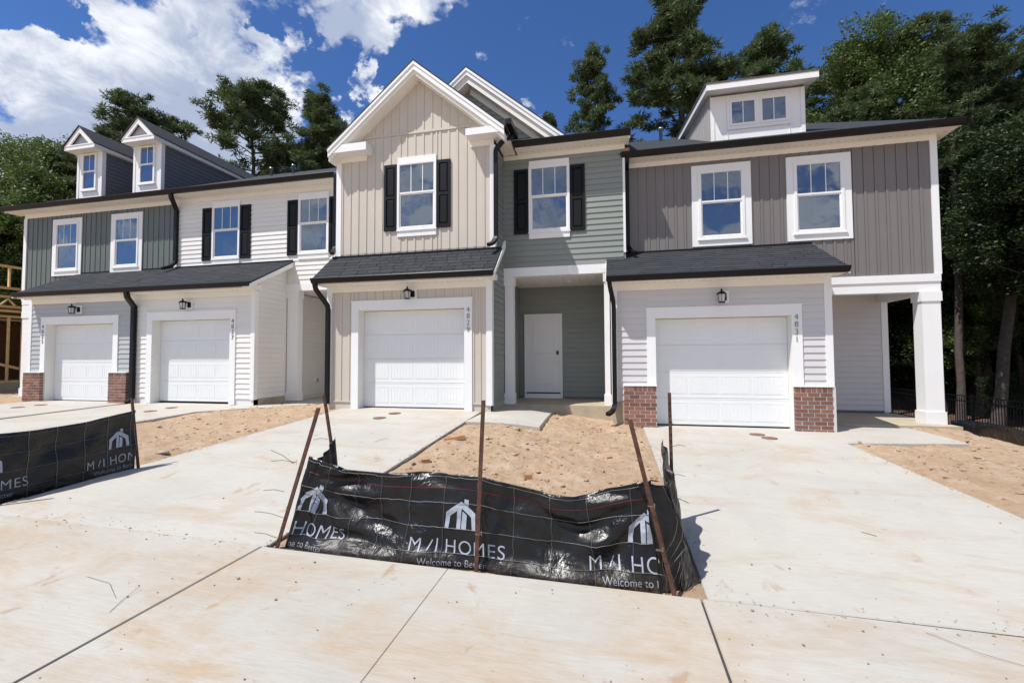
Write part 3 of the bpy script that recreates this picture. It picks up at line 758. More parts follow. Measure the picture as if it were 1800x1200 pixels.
# garage side walls
part('side_wall', MB().box(3.80, 3.893, YG + .15, 12.1, -1.4, zs_d), lilac, D); part('side_wall', MB().box(-.006, .09, YG + .15, 12.0, -1.4, zs_d), lilac, D)
laps(D, lilac, FE, 3.894, YG + .1, 12.1, -1.20, 1.27)
# upper wall
sfz = 4.38
part('wall', MB().box(.30, 6.25, YU + .001, 19, 1.5, sfz).box(.31, 6.2, 12.12, 18.9, -1.5, 1.5), brown, D)
bf = lambda x: 2.36 if x < 4.03 else 1.63
W1, H1 = 1.191, 1.78
wh = [(1.719 + .03, 1.719 + W1 - .03, 4.19 - H1 + .03, 4.16), (3.589 + .03, 3.589 + W1 - .03, 4.19 - H1 + .03, 4.16)]
battens(D, brown, YU, .40, 6.16, 1.63, sfz - .10, wh, botf=bf, pitch=.192)
window(D, YU, 1.719, 4.19, W1, H1, 'box'); window(D, YU, 3.589, 4.19, W1, H1, 'box')
corner(D, 6.16, 6.252, YU, 1.62, sfz - .001, 1)
part('corner_trim', MB().box(.30, .335, YU - .03, YU, 2.4, sfz), white, D)
eave(D, .25, 6.50, 9.93, 4.495, YU, sfz, .10, .33, 6.25)
gutter(D, .228, 6.52, 9.93, 4.495)
part('soffit', MB().box(6.25, 6.50, YU + .02, 19, sfz, sfz + .05), cream, D)
part('roof', MB().xprism([(9.97, 4.44), (16.4, 7.66), (23, 4.36), (23, 4.40), (16.4, 7.72), (9.97, 4.49)], .20, 6.53), roofm, D)
part('rake_board', MB().xprism([(10.06, 4.38), (16.4, 7.56), (16.4, 7.66), (10.06, 4.475)], 6.49, 6.52), white, D)
part('wall', MB().xprism([(YU, sfz), (19, sfz), (16.4, 7.5), (YU, 4.6)], 6.14, 6.24), brown, D)
vent_pipe(D, 1.57, 14.8, 6.8, 7.33)
# belt and porch beam
part('belt_trim', MB().box(3.90, 6.256, YU - .040, YU + .1, 1.475, 1.625), white, D)
part('porch_beam', MB().box(3.90, 6.252, YU - .020, YU + .20, 1.275, 1.473), white, D)
part('belt_trim', MB().box(-.06, .30, YU - .030, YU + .1, 1.475, 1.625), white, D)
part('porch_beam', MB().box(6.05, 6.25, YU + .21, 12.10, 1.26, 1.473), white, D)
part('porch_ceiling', MB().box(3.90, 6.05, YU + .201, 12.11, 1.475, 1.495), white, D)
column(D, 5.89, 6.24, 10.30, 10.62, -1.30, 1.274)
part('porch_slab', MB().box(3.90, 6.31, 10.02, 12.10, -1.75, -1.302), found, D)
part('porch_back_wall', MB().box(3.90, 6.2, 12.101, 12.2, -1.3, 1.474), lilac, D)
laps(D, lilac, FN, 12.10, 3.90, 6.10, -1.24, 1.47); corner(D, 6.10, 6.20, 12.10, -1.27, 1.26, 1)
part('base_flashing', MB().box(3.9, 6.1, 12.07, 12.10, -1.30, -1.25), char, D)
part('side_wall', MB().box(6.14, 6.245, 12.2, 19, -1.5, 1.6), lilac, D)
# dormer with flat sloping roof
dm = part('dormer', MB().box(2.25, 4.19, 10.90, 13.5, 4.90, 5.98), white, D)
for a_, b_, z_ in ((2.25, 2.33, 5.97), (4.11, 4.19, 5.97), (2.6, 2.606, 5.16), (3.88, 3.886, 5.16)): part('dormer_trim', MB().box(a_, b_, 10.882, 10.90, 4.95, z_), white, dm)
part('dormer_roof', MB().xprism([(10.55, 6.10), (15.2, 7.10), (15.2, 7.13), (10.55, 6.135)], 2.09, 4.37), roofedge, dm)
part('dormer_fascia', MB().box(2.11, 4.35, 10.56, 10.60, 5.965, 6.10).xprism([(10.6, 5.965), (15.1, 6.94), (15.1, 7.075), (10.6, 6.10)], 2.11, 2.15).xprism([(10.6, 5.965), (15.1, 6.94), (15.1, 7.075), (10.6, 6.10)], 4.31, 4.35), white, dm)
part('dormer_soffit', MB().xprism([(10.601, 5.97), (15, 6.915), (15, 6.95), (10.601, 6.0)], 2.151, 4.309), white, dm)
part('dormer_side', MB().xprism([(10.9, 4.95), (14.6, 6.75), (14.6, 6.87), (10.9, 6.03)], 2.235, 2.26).xprism([(10.9, 4.95), (14.6, 6.75), (14.6, 6.87), (10.9, 6.03)], 4.18, 4.205), M('grey_dormer_boards', (.36, .34, .33), .5), dm)
yb = 11.0; ribm = M('grey_dormer_batten', (.40, .38, .37), .5)
while yb < 14.3:
    part('dormer_batten', MB().box(2.215, 2.235, yb, yb + .045, 4.96 + .49 * (yb - 10.9), 6.02 + .21 * (yb - 10.9)), ribm, dm); yb += .19
for a, b in ((2.655, 3.215), (3.285, 3.845)):
    w_ = part('window', MB().box(a, b, 10.862, 10.9, 5.76 + .03, 5.84).box(a, b, 10.862, 10.9, 5.245, 5.30).box(a, a + .045, 10.862, 10.9, 5.3, 5.79).box(b - .045, b, 10.862, 10.9, 5.3, 5.79), white, D)
    part('pane', MB().box(a + .045, b - .045, 10.878, 10.884, 5.30, 5.79), glass, w_)
    part('muntin', MB().box((a + b) / 2 - .009, (a + b) / 2 + .009, 10.870, 10.877, 5.30, 5.79), white, w_)
part('window_trim', MB().box(2.60, 3.90, 10.872, 10.899, 5.17, 5.244).box(2.60, 3.90, 10.872, 10.899, 5.841, 5.90).box(3.216, 3.284, 10.872, 10.899, 5.245, 5.84).box(2.60, 2.654, 10.872, 10.899, 5.245, 5.84).box(3.846, 3.9, 10.872, 10.899, 5.245, 5.84), white, dm)
# downspouts
downspout(D, [(.35, 10.02, 4.40), (.35, 10.05, 4.30), (.35, 10.31, 4.24), (.35, 10.31, 2.50), (.40, 10.15, 2.36), (.50, 10.0, 2.27)])
downspout(D, [(-.06, 8.93, 1.51), (-.05, 8.95, 1.42), (.02, 9.235, 1.10), (.02, 9.235, -.93), (-.02, 9.15, -1.04), (-.12, 8.98, -1.09)])

# ================================================================== 4829, gabled house in the middle
YG, YU, YB, ZF = 8.863, 10.015, 9.173, -1.060
Cc = thing('townhouse', 'middle townhouse 4829 with a beige front gable, black shutters and an open sage green porch', 'townhouse', (-2.9, 14, -1.06), 'row of attached townhouses')
op = garage_front(Cc, -5.599, ZF, YG, '4829', -2.912, ntop=1.07)
sfc = 1.61
wall_holes(Cc, beige, YG, -6.18, -2.44, -.95, sfc, [op])
part('foundation', MB().box(-6.17, -5.60, YG + .004, YG + .2, -1.3, -.87).box(-2.83, -2.44, YG + .004, YG + .2, -1.3, -.87).box(-2.5, -2.436, YG + .2, 9.985, -1.3, -.93), found, Cc)
hole = (-5.599, -2.830, -2, ZF + 2.317 + .02)
battens(Cc, beige, YG, -6.09, -2.53, -.90, sfc - .13, [hole])
part('starter_strip', MB().box(-6.09, -5.60, YG - .02, YG, -.93, -.90).box(-2.83, -2.53, YG - .02, YG, -.93, -.90), beige, Cc)
corner(Cc, -6.189, -6.09, YG, -.93, sfc - .001, -1); corner(Cc, -2.53, -2.431, YG, -.95, sfc - .001, 1)
lantern(Cc, -4.20, YG - .02, 1.39)
shed_roof(Cc, -6.33, -2.27, 8.40, 1.745, YB - .005, 2.335, sfc)
eave(Cc, -6.30, -2.29, 8.40, 1.745, YG, sfc, .13, -6.19, -2.43)
for xx, yy in ((-6.34, -6.30), (-2.29, -2.25)): part('rake_board', MB().xprism([(8.46, 1.60), (YB + .25, 2.40), (YB + .25, 2.56), (YB, 2.32), (8.46, 1.70)], xx, yy), white, Cc)
part('gable_infill', MB().xprism([(YG, sfc), (YB + .3, sfc), (YB + .3, 2.4), (YB, 2.25), (YG, 1.98)], -2.50, -2.437), sage, Cc)
# right side wall of garage and bay, in sage lap siding
part('side_wall', MB().box(-2.55, -2.445, YG + .15, 11.75, -1.2, 1.9), sage, Cc)
part('side_wall', MB().box(-2.55, -2.445, YB + .2, 10.3, 1.9, 4.64), sage, Cc)
laps(Cc, sage, FE, -2.444, YG + .10, 9.985, -.93, 2.06, topf=lambda u: 9 if u > YB else 1.55 + .9 * (u - 8.5))
laps(Cc, sage, FE, -2.444, YB + .11, 9.99, 2.06, 4.60)
laps(Cc, sage, FE, -2.444, 10.26, 11.74, -1.02, 1.84)
part('side_wall', MB().box(-6.185, -6.10, YG + .15, 13, -1.2, 1.62).box(-6.185, -6.10, YB + .2, 10.5, 1.62, 4.7), whs, Cc)
# bay wall with gable
AX, AZ, SL = -4.165, 6.515, .83      # front gable apex (x, top z) and slope
ytp = 8.86
gtop = lambda x: AZ - .30 - SL * abs(x - AX)
part('wall', MB().box(-6.18, -2.44, YB + .001, YB + .2, 2.2, 4.62), beige, Cc)
part('gable_wall', MB().yprism([(-6.1, 4.621), (-2.50, 4.621), (-2.50, AZ - .29 - SL * (-2.5 - AX)), (AX, AZ - .29), (-6.1, AZ - .29 - SL * (AX + 6.1))], YB + .001, YB + .1), beige, Cc)
whc = [(-4.675 + .03, -3.744 - .03, 2.75, 4.48)]
zt_ = 5.035
battens(Cc, beige, YB, -6.09, -2.53, 2.40, zt_, whc, topf=lambda x: 4.54 if (x < -5.45 or x > -2.95) else min(zt_, gtop(x)), pitch=.2)
battens(Cc, beige, YB, -5.49, -2.70, zt_ + .05, 7, (), topf=gtop, pitch=.2)
part('gable_band', MB().box(-5.52, -2.97, YB - .03, YB, zt_, zt_ + .035).box(-5.52, -2.97, YB - .018, YB, zt_ + .035, zt_ + .06), beige, Cc)
window(Cc, YB, -4.675, 4.512, .931, 1.791, 'head')
shutter(Cc, YB, -5.00, -4.685, 2.87, 4.37); shutter(Cc, YB, -3.735, -3.42, 2.87, 4.37)
corner(Cc, -6.189, -6.09, YB, 2.37, 4.54, -1); corner(Cc, -2.53, -2.437, YB, 2.37, 4.58, 1)
# eave returns
part('eave_return', MB().box(-6.25, -5.30, ytp, YB, 4.655, 4.83).box(-6.25, -6.19, YB, 10.6, 4.655, 4.83), white, Cc)
part('frieze_board', MB().box(-6.19, -5.44, YB - .03, YB, 4.54, 4.654), cream, Cc)
part('eave_return', MB().box(-2.98, -2.14, ytp, YB, 4.70, 4.845), white, Cc)
part('soffit', MB().box(-2.43, -2.14, YB, 10.0, 4.70, 4.845), cream, Cc)
part('frieze_board', MB().box(-2.96, -2.44, YB - .03, YB, 4.58, 4.699), cream, Cc)
def low(ax, az, sl, s, xe, ze, t, zmin):
    if zmin is None or ze - t >= zmin: return [(xe, ze - t), (ax, az - t)]
    return [(xe, zmin), (ax + s * (az - t - zmin) / sl, zmin), (ax, az - t)]
def gable_roof(H, ax, az, sl, xl, xr, yf, yb, yw, th=.30, fas=.215, zmin=None):
    for s, xe in ((-1, xl), (1, xr)):
        ze = az - sl * abs(xe - ax)
        part('gable_roof', MB().yprism([(ax, az - .035), (xe, ze - .035), (xe + s * .035, ze - .03 - .029), (xe + s * .035, ze - .029), (ax, az + .0)], yf - .02, yb), roofm, H)
        part('rake_fascia', MB().yprism([(ax, az - .037), (xe, ze - .037), *low(ax, az, sl, s, xe, ze, fas, zmin)], yf, yf + .04), white, H)
        part('rake_trim', MB().yprism([(ax, az - .037), (xe, ze - .037), (xe, ze - .10), (ax, az - .10)], yf - .018, yf - .0005), white, H)
        part('rake_soffit', MB().yprism([(ax, az - .04), (xe, ze - .04), *low(ax, az, sl, s, xe, ze, th, zmin)], yf + .041, yw), cream, H)
gable_roof(Cc, AX, AZ, SL, -6.25, -2.14, 8.85, 13.2, YB)
# second gable behind, in sage siding
BX, BZ = -3.245, 6.775
gable_roof(Cc, BX, BZ, .82, -6.0, -.90, 9.70, 13.9, YU, th=.36, fas=.20, zmin=4.74)
part('gable_wall', MB().yprism([(-5.6, 4.686), (-.95, 4.686), (BX, BZ - .30), (-5.6, 4.8)], YU + .001, YU + .1), sage, Cc)
laps(Cc, sage, FN, YU, -3.3, -.95, 4.82, 6.5, topf=lambda x: BZ - .40 - .82 * abs(x - BX))
for s in (1,): part('rake_frieze', MB().yprism([(BX, BZ - .36), (-1.22, BZ - .36 - .82 * 2.025), (-1.38, BZ - .50 - .82 * 1.865), (BX, BZ - .50)], YU - .03, YU - .001), cream, Cc)
# upper wall, right half
sfu = 4.685
part('wall', MB().box(-2.44, .296, YU + .001, 19, 2.07, sfu).box(-6.1, -2.45, 9.5, 19, 2.3, 4.6), sage, Cc)
laps(Cc, sage, FN, YU, -2.40, .25, 2.075, sfu - .10, [(-1.839 + .03, -.908 - .03, 2.75, 4.47)])
window(Cc, YU, -1.839, 4.506, .931, 1.791, 'head')
shutter(Cc, YU, -2.185, -1.85, 2.84, 4.33); shutter(Cc, YU, -.898, -.57, 2.84, 4.33)
part('corner_trim', MB().box(-2.437, -2.40, YU - .02, YU, 2.075, sfu - .1), sage, Cc); part('corner_trim', MB().box(.25, .30, YU - .022, YU, 2.3, 4.45), white, Cc)
eave(Cc, -2.10, .40, 9.55, 4.82, YU, sfu, .10, -2.43, .30)
gutter(Cc, -2.11, .415, 9.55, 4.82)
part('gutter', MB().box(-2.115, -1.99, 8.86, 9.56, 4.84, 4.955), black, Cc)
part('roof', MB().xprism([(9.60, 4.77), (16.4, 8.1), (23, 4.8), (23, 4.84), (16.4, 8.17), (9.60, 4.82)], -6.2, .42), roofm, Cc)
part('rake_board', MB().xprism([(9.68, 4.66), (16.4, 8.0), (16.4, 8.1), (9.68, 4.79)], .38, .41), white, Cc)
part('wall', MB().xprism([(YU, sfu), (19, sfu), (16.4, 8.0), (YU, 4.8)], .2, .296), sage, Cc)
part('exposed_block', MB().box(.28, .40, 10.0, 10.1, 4.50, 4.60), scrapm, Cc)
# porch
part('porch_beam', MB().box(-2.44, .0, YU - .03, YU + .2, 1.87, 2.07), white, Cc)
pc = part('porch_ceiling', MB().box(-2.44, .0, YU + .201, 11.75, 1.90, 1.92), white, Cc)
for k in range(13): part('ceiling_plank', MB().box(-2.43 + k * .187, -2.43 + k * .187 + .180, YU + .202, 11.745, 1.885, 1.8995), white, pc)
part('ceiling_light', MB().lathe([(.0, -.02), (.09, -.015), (.10, 0)], (-1.05, 11.0, 1.884), 16), white, pc)
column(Cc, -2.44, -2.20, 9.99, 10.22, -1.03, 1.869); column(Cc, -.20, -.045, 9.99, 10.22, -1.03, 1.869)
part('porch_slab', MB().box(-2.44, -.01, 9.99, 11.75, -1.55, -1.032), found, Cc)
part('porch_back_wall', MB().box(-2.44, 0, 11.751, 11.9, -1.1, 1.9), sage, Cc)
laps(Cc, sage, FN, 11.75, -2.42, -.02, -.99, 1.86, [(-2.29, -1.29, -1.1, 1.17)])
part('base_flashing', MB().box(-2.42, -.02, 11.72, 11.75, -1.03, -.99), char, Cc)
dr = part('front_door', MB().box(-2.235, -1.345, 11.70, 11.745, -.88, 1.115), doorw, Cc)
for z0, z1 in ((-.72, -.13), (.10, 1.0)):
    q = MB(); a, b = -2.09, -1.49
    for (p, r, s_, t_) in ((a, b, z0, z0 + .018), (a, b, z1 - .018, z1), (a, a + .018, z0 + .018, z1 - .018), (b - .018, b, z0 + .018, z1 - .018)): q.box(p, r, 11.69, 11.70, s_, t_)
    q.loft([(a + .03, 11.70, z0 + .03), (b - .03, 11.70, z0 + .03), (b - .03, 11.70, z1 - .03), (a + .03, 11.70, z1 - .03)], [(a + .055, 11.693, z0 + .055), (b - .055, 11.693, z0 + .055), (b - .055, 11.693, z1 - .055), (a + .055, 11.693, z1 - .055)])
    part('door_panel', q, doorw, dr)
part('keypad_lock', MB().box(-1.445, -1.385, 11.672, 11.70, .10, .20), lockm, dr)
q = MB().sweep([(-1.415, 11.70, -.055), (-1.415, 11.63, -.055)], .016, .016, (1, 0, 0), 10); q.sweep([(-1.415, 11.66, -.055), (-1.415, 11.64, -.055), (-1.415, 11.615, -.055)], .030, .030, (1, 0, 0), 12); part('door_knob', q, nickel, dr)
part('door_frame', MB().box(-2.29, -2.236, 11.67, 11.751, -1.03, 1.17).box(-1.344, -1.29, 11.67, 11.751, -1.03, 1.17).box(-2.236, -1.344, 11.67, 11.751, 1.116, 1.17).box(-2.235, -1.345, 11.66, 11.745, -1.03, -.91), white, Cc)
part('threshold', MB().box(-2.235, -1.345, 11.65, 11.74, -.909, -.885), black, Cc)
part('outdoor_outlet', MB().box(-2.443, -2.40, 10.95, 11.05, -.62, -.46), white, Cc)
# downspouts
downspout(Cc, [(-2.06, 9.40, 4.87), (-2.13, 9.2, 4.70), (-2.20, 9.08, 4.62), (-2.385, 9.10, 4.44), (-2.385, 9.10, 2.56), (-2.42, 9.0, 2.42), (-2.50, 8.9, 2.36)])
downspout(Cc, [(-6.27, 8.48, 1.65), (-6.26, 8.50, 1.52), (-6.155, 8.79, 1.18), (-6.155, 8.79, -.97)])
downspout(Cc, [(-6.34, 9.5, 4.62), (-6.34, 9.30, 4.4), (-6.34, 9.30, 2.62), (-6.30, 9.15, 2.46), (-6.25, 9.05, 2.42)])

# ================================================================== 4827 and 4825 on the left
YG, YU = 9.41, 10.506
B = thing('townhouse', 'cream white townhouse 4827 with black shutters, left of the beige gabled one', 'townhouse', (-9.3, 14, -1.09), 'row of attached townhouses')
A = thing('townhouse', 'leftmost townhouse 4825 with dark green board siding and two white gabled dormers', 'townhouse', (-15.3, 14, -1.12), 'row of attached townhouses')
sfa = 1.72; AB = -12.44; ABg = -12.40
op = garage_front(B, -11.929, -1.087, YG, '4827', -9.24, ntop=1.02)
wall_holes(B, whs, YG, ABg, -8.63, -.99, sfa, [op])
part('foundation', MB().box(ABg + .01, -11.93, YG + .004, YG + .2, -1.3, -.93).box(-9.16, -8.63, YG + .004, YG + .2, -1.3, -.93).box(-8.7, -8.628, YG + .2, 10.48, -1.3, -.96), found, B)
hole = (-11.929, -9.160, -2, -1.087 + 2.317 + .02)
laps(B, whs, FN, YG, ABg, -8.72, -.96, sfa - .13, [hole])
corner(B, -8.72, -8.631, YG, -.98, sfa - .001, 1)
lantern(B, -10.62, YG - .02, 1.42)
op = garage_front(A, -15.659, -1.120, YG, '4825', -15.575, True, -.325, ntop=1.00)
wall_holes(A, bluegray, YG, -16.11, ABg, -.6, sfa, [op])
hole = (-15.659, -12.89, -2, -1.120 + 2.317 + .02)
laps(A, bluegray, FN, YG, -16.03, ABg - .03, -.325, sfa - .13, [hole])
corner(A, -16.116, -16.03, YG, -.33, sfa - .001, -1)
brick_pier(A, -16.13, -15.49, 9.29, 9.408, -1.25, -.320); brick_pier(A, -13.06, -12.46, 9.29, 9.408, -1.25, -.315)
lantern(A, -14.32, YG - .02, 1.40)
yo, zt, zw = 8.94, 1.862, 2.665
for H, x0, x1 in ((B, ABg, -8.41), (A, -16.10, ABg - .004)):
    shed_roof(H, x0, x1, yo, zt, YU - .005, zw, sfa)
eave(B, ABg, -8.45, yo, zt, YG, sfa, .13, ABg, -8.63); eave(A, -16.08, ABg, yo, zt, YG, sfa, .13, -16.1, ABg)
part('rake_board', MB().xprism([(8.99, 1.72), (YU - .02, 2.50), (YU - .02, zw - .035), (8.99, 1.81)], -8.44, -8.405), white, B)
part('rake_soffit', MB().xprism([(9.0, 1.72), (YU - .02, 2.51), (YU - .02, 2.56), (9.0, 1.76)], -8.63, -8.441), cream, B)
part('rake_board', MB().xprism([(8.99, 1.72), (YU - .02, 2.50), (YU - .02, zw - .035), (8.99, 1.81)], -16.12, -16.09), white, A)
part('side_wall', MB().box(-8.75, -8.636, YG + .15, 13.0, -1.2, 1.84).xprism([(YG, 1.84), (YU, 1.84), (YU, 2.52), (YG, 1.96)], -8.75, -8.636), whs, B)
laps(B, whs, FE, -8.635, YG + .10, YU - .01, -.96, 2.52, topf=lambda u: 1.72 + .52 * (u - 9.0) + .05)
laps(B, whs, FE, -8.635, 10.76, 13.0, -1.02, 1.82)
part('hose_bib_box', MB().box(-8.634, -8.58, 11.70, 11.84, -.68, -.54), white, B); part('outlet_cover', MB().box(-8.58, -8.56, 11.74, 11.82, -.66, -.56), plast, B)
part('side_wall', MB().box(-16.105, -16.0, YG + .15, 13, -1.3, sfa), bluegray, A)
# B porch
part('porch_beam', MB().box(-8.63, -6.19, YU - .03, YU + .2, 1.85, 2.03), white, B)
part('porch_ceiling', MB().box(-8.63, -6.19, YU + .201, 13.0, 1.86, 1.88), white, B)
column(B, -8.628, -8.26, 10.50, 10.74, -1.10, 1.849)
part('porch_back_wall', MB().box(-8.63, -6.19, 13.0, 13.1, -1.2, 1.88), whs, B)
# upper walls
sf2 = 4.66; XL = -18.346
part('wall', MB().box(AB, -6.19, YU + .001, 19, 2.03, sf2).box(AB, -6.19, 13.11, 18.9, -1.3, 2.03).box(AB, -8.8, 11.5, 13.1, -1.2, 2.0), whs, B)
W2, H2 = .931, 1.791
whB = [(-11.074 + .03, -11.074 + W2 - .03, 4.489 - H2 + .05, 4.45), (-8.264 + .03, -8.264 + W2 - .03, 4.489 - H2 + .05, 4.45)]
laps(B, whs, FN, YU, AB + .05, -6.20, 2.03, sf2 - .12, whB, botf=lambda u: 2.68 if u < -8.43 else 2.0)
for x in (-11.074, -8.264):
    window(B, YU, x, 4.489, W2, H2, 'head'); shutter(B, YU, x - .345, x - .01, 2.82, 4.33); shutter(B, YU, x + W2 + .01, x + W2 + .345, 2.82, 4.33)
part('wall', MB().box(XL + .005, AB - .002, YU + .001, 19, 1.9, sf2).box(-15.9, AB - .01, 11.5, 18.9, -1.3, 1.95), grnD, A)
whA = [(x + .03, x + W1 - .03, 4.417 - H1 + .03, 4.39) for x in (-17.122, -14.772)]
battens(A, grnD, YU, XL + .10, AB, 1.9, sf2 - .12, whA, botf=lambda u: 2.68 if u > -16.1 else 1.92, pitch=.2)
for x in (-17.122, -14.772): window(A, YU, x, 4.417, W1, H1, 'box')
corner(A, XL, XL + .10, YU, 1.9, sf2 - .12, -1)
eave(B, AB, -6.26, 10.02, 4.80, YU, sf2, .12); eave(A, XL - .28, AB, 10.02, 4.80, YU, sf2, .12, XL, AB)
gutter(B, AB, -6.26, 10.02, 4.80); gutter(A, XL - .30, AB - .002, 10.02, 4.80)
for H, x0, x1 in ((B, AB + .002, -6.18), (A, XL - .31, AB)):
    part('roof', MB().xprism([(10.07, 4.75), (16.4, 7.92), (23, 4.6), (23, 4.65), (16.4, 7.98), (10.07, 4.80)], x0, x1), roofm, H)
part('rake_board', MB().xprism([(10.15, 4.65), (16.4, 7.8), (16.4, 7.91), (10.15, 4.78)], XL - .30, XL - .27), white, A)
part('belt_trim', MB().box(XL, -16.12, YU - .03, YU + .15, 1.78, 1.93), white, A); part('porch_beam', MB().box(XL, -16.12, YU - .02, YU + .2, 1.55, 1.779), white, A)
part('porch_ceiling', MB().box(XL, -16.1, YU + .2, 12.1, 1.8, 1.82), white, A)
column(A, XL, XL + .33, YU - .03, YU + .29, -1.10, 1.549)
part('porch_slab', MB().box(XL - .05, -16.1, 10.1, 12.1, -1.5, -1.10), found, A)
part('porch_back_wall', MB().box(XL + .3, -15.9, 12.11, 12.2, -1.2, 1.9), bluegray, A)
vent_pipe(B, -12.55 + .15, 14.2, 6.6, 7.17); vent_pipe(B, -11.45, 14.2, 6.6, 7.19)
def gdormer(H, x0, x1, gl, gr):
    d = part('dormer', MB().box(x0, x1, 11.0, 11.12, 5.0, 6.72), white, H)
    cx = (x0 + x1) / 2; ex = .625
    part('dormer_side', MB().xprism([(11.1, 5.05), (14.6, 6.72), (11.1, 6.72)], x1 - .1, x1 - .002).xprism([(11.1, 5.05), (14.6, 6.72), (11.1, 6.72)], x0 + .002, x0 + .1), char, d)
    zz = 5.22
    lp = MB()
    while zz < 6.70:
        y1 = 11.1; y2 = min(14.4, 10.08 + (zz - 4.80) / .5 + .35)
        lp.loft([(x1 - .002, y1, zz), (x1 + .014, y1, zz), (x1 + .002, y1, zz + .127), (x1 - .002, y1, zz + .127)], [(x1 - .002, y2, zz), (x1 + .014, y2, zz), (x1 + .002, y2, zz + .127), (x1 - .002, y2, zz + .127)]); zz += .127
    part('dormer_laps', lp, char, d)
    part('corner_trim', MB().box(x1 - .06, x1 + .02, 10.985, 11.10, 5.1, 6.71).box(x0 - .02, x0 + .06, 10.985, 11.10, 5.1, 6.71), white, d)
    part('dormer_soffit', MB().box(cx - ex, cx + ex, 10.70, 14.3, 6.72, 6.735), cream, d)
    part('dormer_cornice', MB().box(cx - ex, cx + ex, 10.68, 10.72, 6.715, 6.85).box(cx - ex, cx - ex + .04, 10.72, 14.4, 6.73, 6.85).box(cx + ex - .04, cx + ex, 10.72, 14.4, 6.73, 6.85).box(cx - ex + .13, cx + ex - .13, 10.665, 10.68, 6.83, 6.86), white, d)
    az = 7.47
    for s in (-1, 1):
        part('dormer_roof', MB().yprism([(cx, az - .03), (cx + s * (ex + .03), az - .03 - ex * .98), (cx + s * (ex + .03), az - ex * .98), (cx, az + .0)], 10.64, 15.6), roofm, d)
        part('rake_fascia', MB().yprism([(cx, az - .032), (cx + s * ex, az - .032 - ex * .98), (cx + s * (ex - .19), az - .032 - ex * .98), (cx, az - .22)], 10.67, 10.71), white, d)
    part('gable_panel', MB().yprism([(cx - ex + .1, 6.85), (cx + ex - .1, 6.85), (cx, az - .14)], 10.78, 10.85), bluegray, d)
    window(d, 11.0, gl - .06, 6.73, gr - gl + .12, 1.24, 'thin', 2) if False else None
    w_ = MB(); L, Rr, T, Bz = gl - .06, gr + .06, 6.69, 5.50
    w_.box(L, gl, 10.955, 11.0, Bz, T).box(gr, Rr, 10.955, 11.0, Bz, T).box(gl, gr, 10.955, 11.0, T - .05, T).box(gl, gr, 10.955, 11.0, Bz, Bz + .05).box(gl, gr, 10.96, 10.99, 6.08, 6.13).box(L - .03, Rr + .03, 10.94, 11.0, Bz - .04, Bz - .001)
    ww = part('window', w_, white, H)
    part('pane', MB().box(gl, gr, 10.982, 10.988, 6.13, T - .05), glass, ww); part('pane', MB().box(gl, gr, 10.988, 10.994, Bz + .05, 6.08), glass, ww)
    part('muntin', MB().box((gl + gr) / 2 - .009, (gl + gr) / 2 + .009, 10.974, 10.981, 6.13, T - .05), white, ww)
gdormer(A, -14.657, -13.600, -14.36, -13.87); gdormer(A, -16.98, -15.965, -16.70, -16.225)
downspout(A, [(-12.13, 10.10, 4.71), (-12.13, 10.12, 4.60), (-12.31, 10.44, 4.36), (-12.31, 10.44, 2.82), (-12.31, 10.3, 2.68), (-12.36, 10.1, 2.58)], .10, .075)
downspout(A, [(-12.17, 9.03, 1.77), (-12.17, 9.05, 1.62), (-12.31, 9.33, 1.42), (-12.31, 9.33, -1.0), (-12.30, 9.2, -1.10)], .11, .085)

# ================================================================== silt fence in front of the middle lot
TOPX = [(-2.528, -2.392, -.772), (-2.42, -2.274, -.806), (-2.20, -2.073, -.859), (-1.84, -1.781, -.872), (-1.53, -1.50, -.858), (-1.24, -1.228, -.851), (-.964, -.975, -.853), (-.70, -.714, -.903), (-.45, -.47, -.952), (-.24, -.272, -.966), (-.14, -.195, -.952), (.0, -.042, -.896), (.14, .108, -.849), (.285, .236, -.819)]
def interp(u, arr, k):
    if u <= arr[0][0]: return arr[0][k]
    for a, b in zip(arr[:-1], arr[1:]):
        if u <= b[0]:
            t = (u - a[0]) / (b[0] - a[0]); t = t * t * (3 - 2 * t) * .5 + t * .5; return a[k] + (b[k] - a[k]) * t
    return arr[-1][k]
stakes_u = (-2.53, -.955, .29)
def fab(u, v):
    """front sheet: u = x along the bottom, v = 0 at the ground, 1 at the top edge"""
    xt, zt = interp(u, TOPX, 1), interp(u, TOPX, 2)
    zb = zfront(u) - .050; x = u + (xt - u) * v; z = zb + (zt - zb) * v
    sag = min(abs(u - s) for s in stakes_u); sag = min(1, sag / .5)
    y = 3.085 + .10 * v + .10 * sag * math.sin(math.pi * min(1, v * 1.05)) * (.55 + .45 * math.sin(u * 2.3 + 1)) - .055 * sag * math.exp(-((v - .10) / .10) ** 2)
    n = Vector((u * 1.5, v * 1.6, 3)); d = mnoise.noise(n * 1.4) * .065 + mnoise.noise(Vector((u * 3 + v * 3.5, v * 4 - u * 1.2, 1)) * 1.3) * .040 + mnoise.noise(Vector((u * 7 + v * 4, v * 6, 5))) * .005
    # diagonal drag folds towards the right-hand stake and the left one
    r = math.hypot(u - .30, (v - .85) * .7); th = math.atan2((v - .85) * .7, u - .30)
    d += .032 * math.sin(th * 11 + 1) * math.exp(-((r - .38) / .28) ** 2)
    r2 = math.hypot(u + 2.5, (v - .80) * .7); th2 = math.atan2((v - .80) * .7, u + 2.5)
    d += .030 * math.sin(th2 * 13) * math.exp(-((r2 - .42) / .32) ** 2)
    y += d * (.25 + .75 * sag) * min(1, v * 6)
    return Vector((x, y, z))
